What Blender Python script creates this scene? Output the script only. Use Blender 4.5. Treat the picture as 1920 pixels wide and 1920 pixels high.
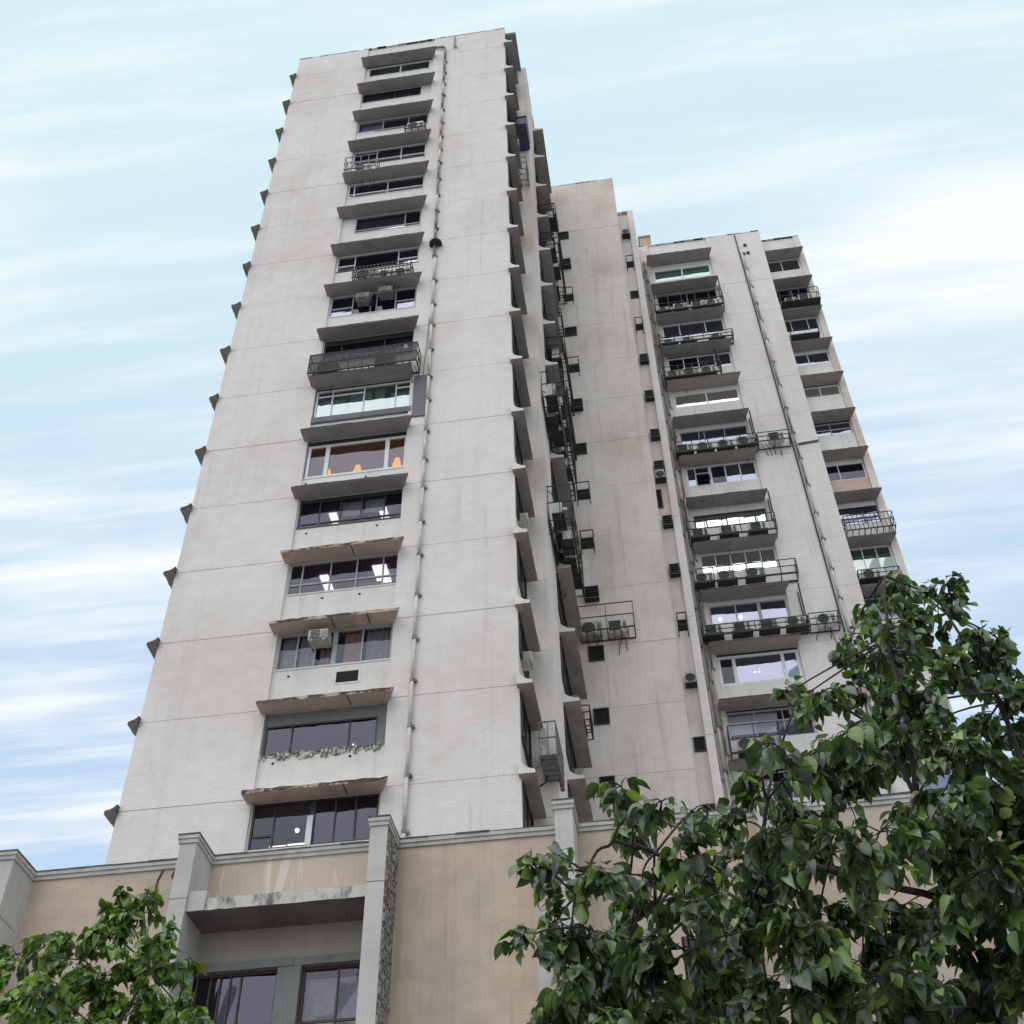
import bpy, math, random
from mathutils import Vector, Matrix
random.seed(11)
for o in list(bpy.data.objects): bpy.data.objects.remove(o)
scene = bpy.context.scene
COL = scene.collection
R = math.radians

# ------------------------------------------------------------------ camera
cam_d = bpy.data.cameras.new('camera'); cam = bpy.data.objects.new('camera', cam_d); COL.objects.link(cam)
cam_d.sensor_width = 36.0; cam_d.lens = 42.9503; cam_d.clip_start = 0.1; cam_d.clip_end = 3000
CR = [[0.988803841988979, -0.1144464423359586, -0.09575475917402951],
      [0.14857875092269687, 0.695625752174958, 0.7028720848669943],
      [-0.013831733155519225, -0.7092297404562686, 0.704841725786895]]
cam.matrix_world = Matrix([[CR[i][0], -CR[i][1], -CR[i][2], (0, 0, 1.6)[i]] for i in range(3)] + [[0, 0, 0, 1]])
scene.camera = cam

# ------------------------------------------------------------------ sky and sun
SUN_EL, SUN_AZ = 55.0, 214.0          # azimuth clockwise from +y: behind the camera, a little to the left
world = bpy.data.worlds.new('World'); scene.world = world; world.use_nodes = True
nt = world.node_tree; nt.nodes.clear()
def wn(t, **k):
    n = nt.nodes.new(t)
    for a, b in k.items(): setattr(n, a, b)
    return n
sky = wn('ShaderNodeTexSky', sky_type='NISHITA', sun_disc=False)
sky.sun_elevation = R(SUN_EL); sky.sun_rotation = R(SUN_AZ); sky.air_density = 1.0; sky.dust_density = 2.5; sky.ozone_density = 1.0
tc = wn('ShaderNodeTexCoord')
sep = wn('ShaderNodeSeparateXYZ'); nt.links.new(tc.outputs['Generated'], sep.inputs[0])
zc_ = wn('ShaderNodeMath', operation='MAXIMUM'); zc_.inputs[1].default_value = 0.06; nt.links.new(sep.outputs['Z'], zc_.inputs[0])
dx = wn('ShaderNodeMath', operation='DIVIDE'); nt.links.new(sep.outputs['X'], dx.inputs[0]); nt.links.new(zc_.outputs[0], dx.inputs[1])
dy = wn('ShaderNodeMath', operation='DIVIDE'); nt.links.new(sep.outputs['Y'], dy.inputs[0]); nt.links.new(zc_.outputs[0], dy.inputs[1])
cmb = wn('ShaderNodeCombineXYZ'); nt.links.new(dx.outputs[0], cmb.inputs[0]); nt.links.new(dy.outputs[0], cmb.inputs[1])
def cloud(sx, sy, ox, oy, rot, scale, detail, rough, lo, hi):
    mp = wn('ShaderNodeMapping'); mp.inputs['Scale'].default_value = (sx, sy, 1); mp.inputs['Location'].default_value = (ox, oy, 0); mp.inputs['Rotation'].default_value = (0, 0, R(rot))
    nt.links.new(cmb.outputs[0], mp.inputs[0])
    n = wn('ShaderNodeTexNoise'); n.inputs['Scale'].default_value = scale; n.inputs['Detail'].default_value = detail; n.inputs['Roughness'].default_value = rough
    nt.links.new(mp.outputs[0], n.inputs['Vector'])
    mr = wn('ShaderNodeMapRange', interpolation_type='SMOOTHSTEP'); mr.inputs['From Min'].default_value = lo; mr.inputs['From Max'].default_value = hi
    nt.links.new(n.outputs['Fac'], mr.inputs['Value'])
    return mr.outputs['Result']
streak = cloud(1.0, 9.5, 3.1, 1.7, 2, 1.7, 6.0, 0.6, 0.44, 0.68)
bank = cloud(0.9, 3.4, 7.3, 0.55, 4, 1.1, 5.0, 0.55, 0.44, 0.72)
cm = wn('ShaderNodeMath', operation='MULTIPLY_ADD', use_clamp=True); nt.links.new(streak, cm.inputs[0]); cm.inputs[1].default_value = 0.6; nt.links.new(bank, cm.inputs[2])
thin = wn('ShaderNodeMapRange', interpolation_type='SMOOTHSTEP'); thin.inputs['From Min'].default_value = 0.35; thin.inputs['From Max'].default_value = 1.35
nt.links.new(dy.outputs[0], thin.inputs['Value'])                                    # the high veil thins out towards the north
veil = wn('ShaderNodeMix', data_type='RGBA'); nt.links.new(thin.outputs['Result'], veil.inputs[0]); veil.inputs[6].default_value = (7.35, 9.45, 10.15, 1); veil.inputs[7].default_value = (5.9, 7.65, 9.9, 1)
hz = wn('ShaderNodeMix', data_type='RGBA'); hz.inputs[0].default_value = 0.93        # veil of high cloud over the blue
nt.links.new(sky.outputs[0], hz.inputs[6]); nt.links.new(veil.outputs[2], hz.inputs[7])
cl = wn('ShaderNodeMix', data_type='RGBA'); nt.links.new(cm.outputs[0], cl.inputs[0]); nt.links.new(hz.outputs[2], cl.inputs[6]); cl.inputs[7].default_value = (9.8, 10.25, 10.6, 1)
bg = wn('ShaderNodeBackground'); bg.inputs['Strength'].default_value = 0.095
nt.links.new(cl.outputs[2], bg.inputs['Color'])
wo = wn('ShaderNodeOutputWorld'); nt.links.new(bg.outputs[0], wo.inputs[0])

sd = bpy.data.lights.new('sun', 'SUN'); sd.energy = 1.5; sd.angle = R(70); sd.color = (1.0, 0.965, 0.93)
sun = bpy.data.objects.new('sun', sd); COL.objects.link(sun)
sv = Vector((math.sin(R(SUN_AZ)) * math.cos(R(SUN_EL)), math.cos(R(SUN_AZ)) * math.cos(R(SUN_EL)), math.sin(R(SUN_EL))))
sun.rotation_euler = sv.to_track_quat('Z', 'Y').to_euler(); sun.location = (0, -20, 60)
vs = scene.view_settings; vs.view_transform = 'Standard'; vs.look = 'None'; vs.exposure = 0.03; vs.gamma = 1.0; vs.use_curve_mapping = False

# ------------------------------------------------------------------ materials
MATS = {}
def nmat(name):
    m = bpy.data.materials.new(name); m.use_nodes = True; MATS[name] = m
    t = m.node_tree; b = t.nodes['Principled BSDF']
    return m, t, b
def tex(t, kind, scale, vec=None, **k):
    n = t.nodes.new(kind)
    n.inputs['Scale'].default_value = scale
    for a, b in k.items():
        if a in n.inputs: n.inputs[a].default_value = b
        else: setattr(n, a, b)
    if vec is not None: t.links.new(vec, n.inputs['Vector'])
    return n
def mapped(t, scale, src='pos', rot=(0, 0, 0), loc=(0, 0, 0)):
    if src == 'pos': s = t.nodes.new('ShaderNodeNewGeometry').outputs['Position']
    else: s = t.nodes.new('ShaderNodeTexCoord').outputs['Object']
    m = t.nodes.new('ShaderNodeMapping'); m.inputs['Scale'].default_value = scale; m.inputs['Rotation'].default_value = rot; m.inputs['Location'].default_value = loc
    t.links.new(s, m.inputs[0]); return m.outputs[0]
def ramp(t, fac, lo, hi, a=0.0, b=1.0):
    n = t.nodes.new('ShaderNodeMapRange'); n.interpolation_type = 'SMOOTHSTEP'
    n.inputs['From Min'].default_value = lo; n.inputs['From Max'].default_value = hi; n.inputs['To Min'].default_value = a; n.inputs['To Max'].default_value = b
    t.links.new(fac, n.inputs['Value']); return n.outputs['Result']
def mixc(t, fac, a, b, mode='MIX'):
    n = t.nodes.new('ShaderNodeMix'); n.data_type = 'RGBA'; n.blend_type = mode
    for i, v in ((0, fac), (6, a), (7, b)):
        if isinstance(v, (int, float)): n.inputs[i].default_value = v
        elif isinstance(v, tuple): n.inputs[i].default_value = v if len(v) == 4 else (*v, 1)
        else: t.links.new(v, n.inputs[i])
    return n.outputs[2]
def bump(t, b, height, strength, dist=0.02):
    n = t.nodes.new('ShaderNodeBump'); n.inputs['Strength'].default_value = strength; n.inputs['Distance'].default_value = dist
    t.links.new(height, n.inputs['Height']); t.links.new(n.outputs[0], b.inputs['Normal'])
def mul(t, a, v):
    n = t.nodes.new('ShaderNodeMath'); n.operation = 'MULTIPLY'; t.links.new(a, n.inputs[0])
    if isinstance(v, (int, float)): n.inputs[1].default_value = v
    else: t.links.new(v, n.inputs[1])
    return n.outputs[0]

def plaster(name, base, stain, dirt, stain_amt=0.5, streak_amt=0.45, rough=0.9, bump_s=0.35, blotch_scale=0.22, loc=(0, 0, 0), mid_amt=0.2):
    m, t, b = nmat(name)
    big = tex(t, 'ShaderNodeTexNoise', blotch_scale, mapped(t, (1, 1, 0.8), loc=loc), Detail=6.0, Roughness=0.6)
    mid = tex(t, 'ShaderNodeTexNoise', 1.6, mapped(t, (1, 1, 1.4), loc=loc), Detail=5.0, Roughness=0.65)
    stk = tex(t, 'ShaderNodeTexNoise', 1.0, mapped(t, (2.6, 2.6, 0.09), loc=loc), Detail=5.0, Roughness=0.7)
    fine = tex(t, 'ShaderNodeTexNoise', 9.0, mapped(t, (1, 1, 2.2)), Detail=4.0, Roughness=0.7)
    c = mixc(t, ramp(t, big.outputs['Fac'], 0.42, 0.72, 0, stain_amt), base, stain)
    c = mixc(t, ramp(t, stk.outputs['Fac'], 0.50, 0.78, 0, streak_amt), c, dirt)
    c = mixc(t, ramp(t, mid.outputs['Fac'], 0.34, 0.72, 0.0, mid_amt), c, dirt)
    c = mixc(t, ramp(t, fine.outputs['Fac'], 0.62, 0.80, 0, 0.25), c, dirt)
    drip = tex(t, 'ShaderNodeTexNoise', 1.0, mapped(t, (6.5, 6.5, 0.16), loc=loc), Detail=3.0, Roughness=0.6)
    msk = tex(t, 'ShaderNodeTexNoise', 0.45, mapped(t, (1, 1, 0.7), loc=(9, 2, 4)), Detail=3.0)
    c = mixc(t, mul(t, ramp(t, drip.outputs['Fac'], 0.55, 0.74, 0, streak_amt * 1.5), ramp(t, msk.outputs['Fac'], 0.45, 0.68)), c, dirt)
    t.links.new(c, b.inputs['Base Color']); b.inputs['Roughness'].default_value = rough
    b.inputs['Specular IOR Level'].default_value = 0.2
    bump(t, b, fine.outputs['Fac'], bump_s, 0.02)
    return m
M = MATS
plaster('wall_paint', (0.785, 0.705, 0.698), (0.665, 0.58, 0.54), (0.47, 0.405, 0.375), 0.85, 0.26, bump_s=.9, mid_amt=.20)
plaster('wall_paint_stained', (0.74, 0.655, 0.62), (0.55, 0.435, 0.365), (0.44, 0.345, 0.29), 0.95, 0.5, bump_s=.6, loc=(3, 0, 5))
plaster('spandrel_paint', (0.745, 0.69, 0.675), (0.62, 0.56, 0.52), (0.40, 0.355, 0.33), 0.6, 0.35)
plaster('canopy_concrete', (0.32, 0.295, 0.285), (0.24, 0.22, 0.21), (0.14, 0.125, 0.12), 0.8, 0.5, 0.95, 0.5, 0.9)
plaster('canopy_brown', (0.56, 0.425, 0.365), (0.44, 0.33, 0.28), (0.24, 0.17, 0.145), 0.8, 0.5, 0.95, 0.5, 0.9)  # bare brown plaster, its colour also lightened for bounce off the podium roof
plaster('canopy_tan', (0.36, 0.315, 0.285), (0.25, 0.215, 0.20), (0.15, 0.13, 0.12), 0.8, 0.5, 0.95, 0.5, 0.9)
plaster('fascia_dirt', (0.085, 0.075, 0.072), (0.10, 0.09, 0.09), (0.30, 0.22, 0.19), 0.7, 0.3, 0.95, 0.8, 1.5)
plaster('podium_peach', (0.57, 0.44, 0.355), (0.47, 0.40, 0.355), (0.35, 0.265, 0.215), 0.95, 0.5, 0.95, 0.6, 0.45, mid_amt=.38)
plaster('podium_beige', (0.40, 0.345, 0.29), (0.33, 0.28, 0.235), (0.26, 0.22, 0.19), 0.7, 0.4, 0.95, 0.4, 0.6)
plaster('podium_grey', (0.56, 0.52, 0.505), (0.40, 0.38, 0.365), (0.28, 0.26, 0.25), 0.6, 0.4, 0.95, 0.5, 0.5)
plaster('coping_stone', (0.54, 0.505, 0.485), (0.36, 0.34, 0.32), (0.10, 0.10, 0.10), 0.7, 0.3, 0.95, 0.6, 0.8)
plaster('coping_black', (0.06, 0.06, 0.062), (0.16, 0.15, 0.145), (0.30, 0.28, 0.27), 0.9, 0.3, 0.95, 0.6, 1.8)
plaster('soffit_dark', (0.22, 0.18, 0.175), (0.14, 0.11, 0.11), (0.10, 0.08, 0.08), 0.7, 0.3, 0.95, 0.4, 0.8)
plaster('raw_concrete', (0.24, 0.235, 0.235), (0.17, 0.165, 0.165), (0.10, 0.10, 0.10), 0.7, 0.4, 0.95, 0.7, 1.2)
plaster('roof_pink', (0.55, 0.40, 0.34), (0.46, 0.33, 0.28), (0.35, 0.26, 0.22), 0.5, 0.3)
plaster('ground_paving', (0.25, 0.235, 0.225), (0.2, 0.19, 0.18), (0.11, 0.11, 0.11), 0.6, 0.0, 0.95, 0.4, 0.15)
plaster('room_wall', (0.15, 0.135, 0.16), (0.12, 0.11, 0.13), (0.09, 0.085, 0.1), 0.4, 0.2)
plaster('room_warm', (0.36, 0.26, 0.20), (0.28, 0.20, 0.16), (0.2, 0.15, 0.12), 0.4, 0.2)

# peach band with pale drip marks
m, t, b = nmat('podium_drips')
stk = tex(t, 'ShaderNodeTexNoise', 1.0, mapped(t, (2.3, 2.3, 0.35), loc=(1.3, 0, 0)), Detail=3.0, Roughness=0.5, Distortion=0.6)
big = tex(t, 'ShaderNodeTexNoise', 0.7, mapped(t, (1, 1, 1)), Detail=5.0)
c = mixc(t, ramp(t, big.outputs['Fac'], .4, .7, 0, .7), (0.53, 0.42, 0.34), (0.45, 0.365, 0.305))
c = mixc(t, ramp(t, stk.outputs['Fac'], .555, .62, 0, .75), c, (0.66, 0.57, 0.52))
t.links.new(c, b.inputs['Base Color']); b.inputs['Roughness'].default_value = .9
bump(t, b, big.outputs['Fac'], .3)
def patchy(name, light, dark, scale, lo, hi, bs=.8):
    m, t, b = nmat(name)
    n = tex(t, 'ShaderNodeTexNoise', 1.0, mapped(t, scale), Detail=6.0, Roughness=.7)
    n2 = tex(t, 'ShaderNodeTexNoise', 7.0, mapped(t, (1, 1, 1)), Detail=5.0, Roughness=.7)
    c = mixc(t, ramp(t, n.outputs['Fac'], lo, hi), light, dark)
    c = mixc(t, ramp(t, n2.outputs['Fac'], .45, .75, 0, .45), c, tuple(x * .5 for x in light))
    t.links.new(c, b.inputs['Base Color']); b.inputs['Roughness'].default_value = .95
    bump(t, b, n2.outputs['Fac'], bs, .03)
patchy('slab_stained', (0.56, 0.53, 0.49), (0.11, 0.105, 0.10), (1.3, 1.3, 0.5), .46, .62)
patchy('fascia_broken', (0.50, 0.39, 0.34), (0.06, 0.05, 0.048), (2.2, 2.2, 3.0), .42, .56)
patchy('rubble_edge', (0.55, 0.52, 0.46), (0.12, 0.12, 0.09), (6.0, 6.0, 6.0), .42, .60, 1.0)
# broken rough render on the fin's flank
m, t, b = nmat('broken_render')
v = tex(t, 'ShaderNodeTexVoronoi', 7.0, mapped(t, (1.0, 1.0, 0.55), rot=(R(35), 0, 0)), feature='DISTANCE_TO_EDGE')
n = tex(t, 'ShaderNodeTexNoise', 6.0, mapped(t, (1, 1, 1)), Detail=6.0, Roughness=.7)
c = mixc(t, ramp(t, v.outputs['Distance'], .02, .16), (0.08, 0.07, 0.065), (0.34, 0.30, 0.27))
c = mixc(t, ramp(t, n.outputs['Fac'], .45, .7, 0, .6), c, (0.46, 0.42, 0.38))
t.links.new(c, b.inputs['Base Color']); b.inputs['Roughness'].default_value = .95
bump(t, b, v.outputs['Distance'], 1.0, .08)

def plain(name, col, rough=0.5, metal=0.0, var=0.25, scale=6.0, spec=0.4):
    m, t, b = nmat(name)
    n = tex(t, 'ShaderNodeTexNoise', scale, mapped(t, (1, 1, .6)), Detail=5.0, Roughness=.65)
    dark = tuple(x * (1 - var * 1.6) for x in col)
    t.links.new(mixc(t, ramp(t, n.outputs['Fac'], .35, .75), col, dark), b.inputs['Base Color'])
    b.inputs['Roughness'].default_value = rough; b.inputs['Metallic'].default_value = metal; b.inputs['Specular IOR Level'].default_value = spec
    return m
plain('frame_white', (0.74, 0.73, 0.74), .45, 0, .12)
plain('frame_dark', (0.045, 0.042, 0.045), .45, 0, .2)
plain('frame_grey', (0.42, 0.41, 0.42), .5, 0, .15)
plain('frame_brown', (0.10, 0.055, 0.045), .5, 0, .2)
plain('iron', (0.035, 0.032, 0.035), .65, 0, .4)
plain('iron_rusty', (0.12, 0.065, 0.045), .85, 0, .5)
plain('iron_grey', (0.20, 0.19, 0.19), .6, 0, .35)
plain('ac_white', (0.66, 0.66, 0.64), .5, 0, .25, 4)
plain('ac_cream', (0.50, 0.47, 0.42), .55, 0, .3, 4)
plain('ac_grey', (0.42, 0.42, 0.41), .5, 0, .25, 4)
plain('ac_black', (0.022, 0.022, 0.024), .6, 0, .3)
plain('sheet_dark', (0.13, 0.125, 0.14), .6, 0, .2, 1.5)
plain('navy_sheet', (0.045, 0.04, 0.09), .5, 0, .2, 1.5)
plain('void', (0.012, 0.011, 0.012), .9, 0, .2)
plain('pipe_cream', (0.62, 0.57, 0.53), .6, 0, .2, 3)
plain('pipe_dirty', (0.34, 0.30, 0.28), .7, 0, .6, 3)
plain('curtain', (0.66, 0.70, 0.69), .9, 0, .1)
plain('curtain_brown', (0.42, 0.31, 0.22), .9, 0, .2)
plain('curtain_grey', (0.36, 0.37, 0.37), .9, 0, .2)
plain('blind_white', (0.78, 0.80, 0.79), .8, 0, .06)
plain('blind_green', (0.50, 0.64, 0.60), .7, 0, .08)
plain('towel_yellow', (0.55, 0.38, 0.20), .9, 0, .2)
plain('bark', (0.060, 0.048, 0.040), .9, 0, .4, 14)

def glass(name, tint, refl, tcol):
    m, t, b = nmat(name); t.nodes.remove(b)
    out = t.nodes['Material Output']
    fr = t.nodes.new('ShaderNodeFresnel'); fr.inputs['IOR'].default_value = 1.5
    ad = t.nodes.new('ShaderNodeMath'); ad.operation = 'ADD'; ad.use_clamp = True; ad.inputs[1].default_value = refl; t.links.new(fr.outputs[0], ad.inputs[0])
    ge = t.nodes.new('ShaderNodeNewGeometry'); inv_ = t.nodes.new('ShaderNodeMath'); inv_.operation = 'SUBTRACT'; inv_.inputs[0].default_value = 1.0; t.links.new(ge.outputs['Backfacing'], inv_.inputs[1])
    adm = mul(t, ad.outputs[0], inv_.outputs[0])      # the inner face of a thin pane adds no mirror of its own
    gl = t.nodes.new('ShaderNodeBsdfGlossy'); gl.inputs['Roughness'].default_value = .02; gl.inputs['Color'].default_value = (*tint, 1)
    wv = tex(t, 'ShaderNodeTexNoise', .9, mapped(t, (1, 1, 1)), Detail=1.0)
    bp = t.nodes.new('ShaderNodeBump'); bp.inputs['Strength'].default_value = .06; bp.inputs['Distance'].default_value = .1
    t.links.new(wv.outputs['Fac'], bp.inputs['Height']); t.links.new(bp.outputs[0], gl.inputs['Normal'])
    tr = t.nodes.new('ShaderNodeBsdfTransparent'); tr.inputs['Color'].default_value = (*tcol, 1)
    mx = t.nodes.new('ShaderNodeMixShader'); t.links.new(adm, mx.inputs[0]); t.links.new(tr.outputs[0], mx.inputs[1]); t.links.new(gl.outputs[0], mx.inputs[2])
    t.links.new(mx.outputs[0], out.inputs[0]); return m
glass('glass_clear', (.58, .58, .70), .03, (.86, .84, .88))
glass('glass_dark', (.68, .65, .86), .04, (.60, .57, .64))
glass('glass_mirror', (.70, .70, .92), .30, (.6, .6, .68))
glass('glass_bright', (.95, .97, 1.0), .72, (.8, .8, .85))
glass('glass_cyan', (.80, .89, .89), .30, (.6, .75, .72))
glass('glass_half', (.80, .79, .95), .05, (.8, .75, .75))
glass('glass_lilac', (.82, .80, 1.0), .5, (.6, .6, .68))
glass('glass_green', (.75, .95, .90), .18, (.45, .62, .58))
m, t, b = nmat('glass_opaque'); b.inputs['Base Color'].default_value = (.02, .018, .028, 1); b.inputs['Roughness'].default_value = .08

def emit(name, col, s):
    m, t, b = nmat(name); b.inputs['Base Color'].default_value = (*col, 1); b.inputs['Emission Color'].default_value = (*col, 1); b.inputs['Emission Strength'].default_value = s
emit('lamp_white', (1, .98, .95), 3.0); emit('lamp_warm', (1.0, .40, .01), 1.3); emit('lamp_soft', (1, .93, .72), 1.6)

def leafmat(name, col, gloss):
    m, t, b = nmat(name); out = t.nodes['Material Output']
    oi = t.nodes.new('ShaderNodeObjectInfo')
    n = tex(t, 'ShaderNodeTexNoise', 5.0, mapped(t, (1, 1, 1)), Detail=3.0)
    c = mixc(t, ramp(t, n.outputs['Fac'], .33, .68), tuple(min(1, x * 1.35) for x in col), tuple(x * .5 for x in col))
    t.links.new(c, b.inputs['Base Color']); b.inputs['Roughness'].default_value = gloss; b.inputs['Specular IOR Level'].default_value = .8
    tl = t.nodes.new('ShaderNodeBsdfTranslucent'); t.links.new(mixc(t, 1.0, c, (1.0, 1.15, .5), 'MULTIPLY'), tl.inputs[0])
    mx = t.nodes.new('ShaderNodeMixShader'); mx.inputs[0].default_value = .3
    t.links.new(b.outputs[0], mx.inputs[1]); t.links.new(tl.outputs[0], mx.inputs[2]); t.links.new(mx.outputs[0], out.inputs[0])
leafmat('leaf_dark', (0.068, 0.102, 0.052), .27); leafmat('leaf_mid', (0.115, 0.165, 0.062), .30); leafmat('leaf_bright', (0.24, 0.33, 0.09), .36)
leafmat('leaf_lime', (0.19, 0.28, 0.045), .42); leafmat('leaf_green', (0.095, 0.160, 0.038), .38)

# ------------------------------------------------------------------ mesh helpers
class Frame:
    """local axes on a facade: u along it, n outward, z up"""
    def __init__(s, o, U, N):
        s.o = Vector(o); s.U = Vector(U); s.N = Vector(N); s.flip = s.U.dot(s.N.cross(Vector((0, 0, 1)))) < 0
    def p(s, u, n, z): return s.o + s.U * u + s.N * n + Vector((0, 0, z))
WORLD = Frame((0, 0, 0), (1, 0, 0), (0, 1, 0))
BOXF = [(0, 3, 2, 1), (4, 5, 6, 7), (0, 1, 5, 4), (1, 2, 6, 5), (2, 3, 7, 6), (3, 0, 4, 7)]
class MB:
    def __init__(s, fr=WORLD): s.v = []; s.f = []; s.mi = []; s.fr = fr; s.cur = 0
    def add(s, vs, fs, raw=False):
        b = len(s.v); s.v += [tuple(v) if raw else tuple(s.fr.p(*v)) for v in vs]
        for f in fs:
            f = tuple(b + i for i in f)
            s.f.append(f[::-1] if (s.fr.flip and not raw) else f); s.mi.append(s.cur)
    def box(s, u0, u1, n0, n1, z0, z1):
        s.add([(u0, n0, z0), (u1, n0, z0), (u1, n1, z0), (u0, n1, z0), (u0, n0, z1), (u1, n0, z1), (u1, n1, z1), (u0, n1, z1)], BOXF)
    def rim(s, u0, u1, n0, n1, z0, z1, w):   # rectangular frame in the u-z plane
        s.box(u0, u1, n0, n1, z0, z0 + w); s.box(u0, u1, n0, n1, z1 - w, z1); s.box(u0, u0 + w, n0, n1, z0 + w, z1 - w); s.box(u1 - w, u1, n0, n1, z0 + w, z1 - w)
    def bar(s, a, c, w):
        a = s.fr.p(*a); c = s.fr.p(*c); s.tube([a, c], [w / 2] * 2, 4)
    def tube(s, pts, rad, seg=6, local=False):
        pts = [s.fr.p(*p) if local else Vector(p) for p in pts]
        vs, fs = [], []; n = len(pts)
        for i, p in enumerate(pts):
            d = (pts[min(i + 1, n - 1)] - pts[max(i - 1, 0)]).normalized()
            a = d.orthogonal().normalized() if i == 0 else (prev - d * prev.dot(d)).normalized()
            prev = a; b2 = d.cross(a)
            for k in range(seg):
                q = 2 * math.pi * (k + .5) / seg; vs.append(p + (a * math.cos(q) + b2 * math.sin(q)) * rad[i])
        for i in range(n - 1):
            for k in range(seg):
                k2 = (k + 1) % seg; fs.append((i * seg + k, i * seg + k2, (i + 1) * seg + k2, (i + 1) * seg + k))
        fs.append(tuple(range(seg))[::-1]); fs.append(tuple((n - 1) * seg + k for k in range(seg)))
        s.add(vs, fs, True)
    def disc(s, c, r, n0, n1, seg=14, r0=0.0):    # ring or disc, axis along n
        cu, cz = c; vs, fs = [], []
        for k in range(seg):
            q = 2 * math.pi * k / seg; cu_, cz_ = math.cos(q), math.sin(q)
            vs += [(cu + r * cu_, n1, cz + r * cz_), (cu + r * cu_, n0, cz + r * cz_), (cu + r0 * cu_, n1, cz + r0 * cz_)]
        for k in range(seg):
            a, b2 = 3 * k, 3 * ((k + 1) % seg); fs += [(a, a + 2, b2 + 2, b2), (a, b2, b2 + 1, a + 1)]
        s.add(vs, fs)
    def mesh(s, name, mats, origin=(0, 0, 0), smooth=False):
        o = Vector(origin); me = bpy.data.meshes.new(name)
        me.from_pydata([Vector(v) - o for v in s.v], [], s.f)
        for mm in (mats if isinstance(mats, (list, tuple)) else [mats]): me.materials.append(M[mm])
        if any(s.mi): me.polygons.foreach_set('material_index', s.mi)
        if smooth: me.polygons.foreach_set('use_smooth', [True] * len(me.polygons))
        me.update(); return me
    def build(s, name, mats, parent=None, smooth=False):
        org = parent_org(parent); o = bpy.data.objects.new(name, s.mesh(name, mats, org, smooth)); COL.objects.link(o); o.parent = parent
        return o
def parent_org(p):
    v = Vector((0, 0, 0))
    while p is not None: v += Vector(p.location); p = p.parent
    return v
def thing(name, label, cat, loc=(0, 0, 0), group=None, kind=None):
    o = bpy.data.objects.new(name, None); COL.objects.link(o); o.location = loc; o.empty_display_size = .3
    tag(o, label, cat, group, kind); return o
def tag(o, label=None, cat=None, group=None, kind=None):
    for k, v in (('label', label), ('category', cat), ('group', group), ('kind', kind)):
        if v: o[k] = v
    return o
def put(name, data, parent, loc=(0, 0, 0), rz=0.0):
    o = bpy.data.objects.new(name, data); COL.objects.link(o); o.parent = parent; o.location = loc; o.rotation_euler = (0, 0, rz); return o
def box_part(name, fr, mat, parent, *d):
    m = MB(fr); m.box(*d); return m.build(name, mat, parent)

# ------------------------------------------------------------------ ground
g = MB(); g.add([(-400, -400, 0), (400, -400, 0), (400, 400, 0), (-400, 400, 0)], [(0, 1, 2, 3)])
tag(g.build('ground', 'ground_paving'), kind='structure')

# ------------------------------------------------------------------ building dimensions
H = 3.2
def ZC(k): return 21.03 + H * k          # underside of the canopy over storey k (15 = top storey)
def ZJ(k): return 21.17 + H * k          # wall joint
ROOF = 71.4
ORD = ['top', 'second', 'third', 'fourth', 'fifth', 'sixth', 'seventh', 'eighth', 'ninth', 'tenth', 'eleventh', 'twelfth', 'thirteenth', 'fourteenth', 'fifteenth', 'sixteenth', 'seventeenth']
def ordk(k): return 'top' if k == 15 else ORD[15 - k]

tower = thing('tower_block', 'tall off-white front tower with one column of canopied windows on its face', 'tower', (-10.1, 30.2, 0))
mid = thing('tower_block', 'windowless off-white middle block with small dark vents, between the two towers', 'tower', (-0.4, 40.85, 0))
rear = thing('tower_block', 'far right off-white tower crowded with racks of air conditioners', 'tower', (7.7, 46.2, 0))
podium = thing('podium_building', 'peach rendered podium with grey fins and coping at the tower foot', 'podium', (0, 29.2, 0))

F1 = Frame((0, 30.2, 0), (1, 0, 0), (0, -1, 0)); F2 = Frame((0, 40.85, 0), (1, 0, 0), (0, -1, 0)); F3 = Frame((0, 43.4, 0), (1, 0, 0), (0, -1, 0))
F4 = Frame((0, 46.2, 0), (1, 0, 0), (0, -1, 0)); F5 = Frame((0, 47.0, 0), (1, 0, 0), (0, -1, 0))
S1 = Frame((-4.0, 0, 0), (0, 1, 0), (1, 0, 0)); S2 = Frame((-3.15, 0, 0), (0, 1, 0), (1, 0, 0)); SL = Frame((-16.2, 0, 0), (0, 1, 0), (-1, 0, 0))
FP = Frame((0, 29.2, 0), (1, 0, 0), (0, -1, 0))

def panels(fr, root, u0, u1, mat, z_bot=17.0, n1=0.0, n0=-0.22, top=ROOF, jit=0.006):
    """storey-high wall panels with open joints between them"""
    edges = [z_bot] + [ZJ(k) for k in range(-1, 16) if ZJ(k) > z_bot + .5] + [top]
    for a, c in zip(edges[:-1], edges[1:]):
        d = random.uniform(-jit, jit); m = MB(fr)
        zt = c - ((0.011 if c < 40 else .004) if c < top - .01 else 0)
        # a plate with a small rounded-off edge top and bottom
        vs = []; 
        for (n, z) in ((n0, a), (n1 - .012 + d, a), (n1 + d, a + .014), (n1 + d, zt - .012), (n1 - .01 + d, zt), (n0, zt)):
            vs += [(u0, n, z), (u1, n, z)]
        L = 6; fs = [(2 * i, 2 * i + 1, 2 * ((i + 1) % L) + 1, 2 * ((i + 1) % L)) for i in range(L)]
        fs += [tuple(2 * i for i in range(L))[::-1], tuple(2 * i + 1 for i in range(L))]
        m.add(vs, fs); m.build('wall_panel', mat, root)
    box_part('wall_core', fr, 'wall_paint_stained', root, u0 + .01, u1 - .01, n0 - .1, n1 - .028, z_bot, top - .05)

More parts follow.
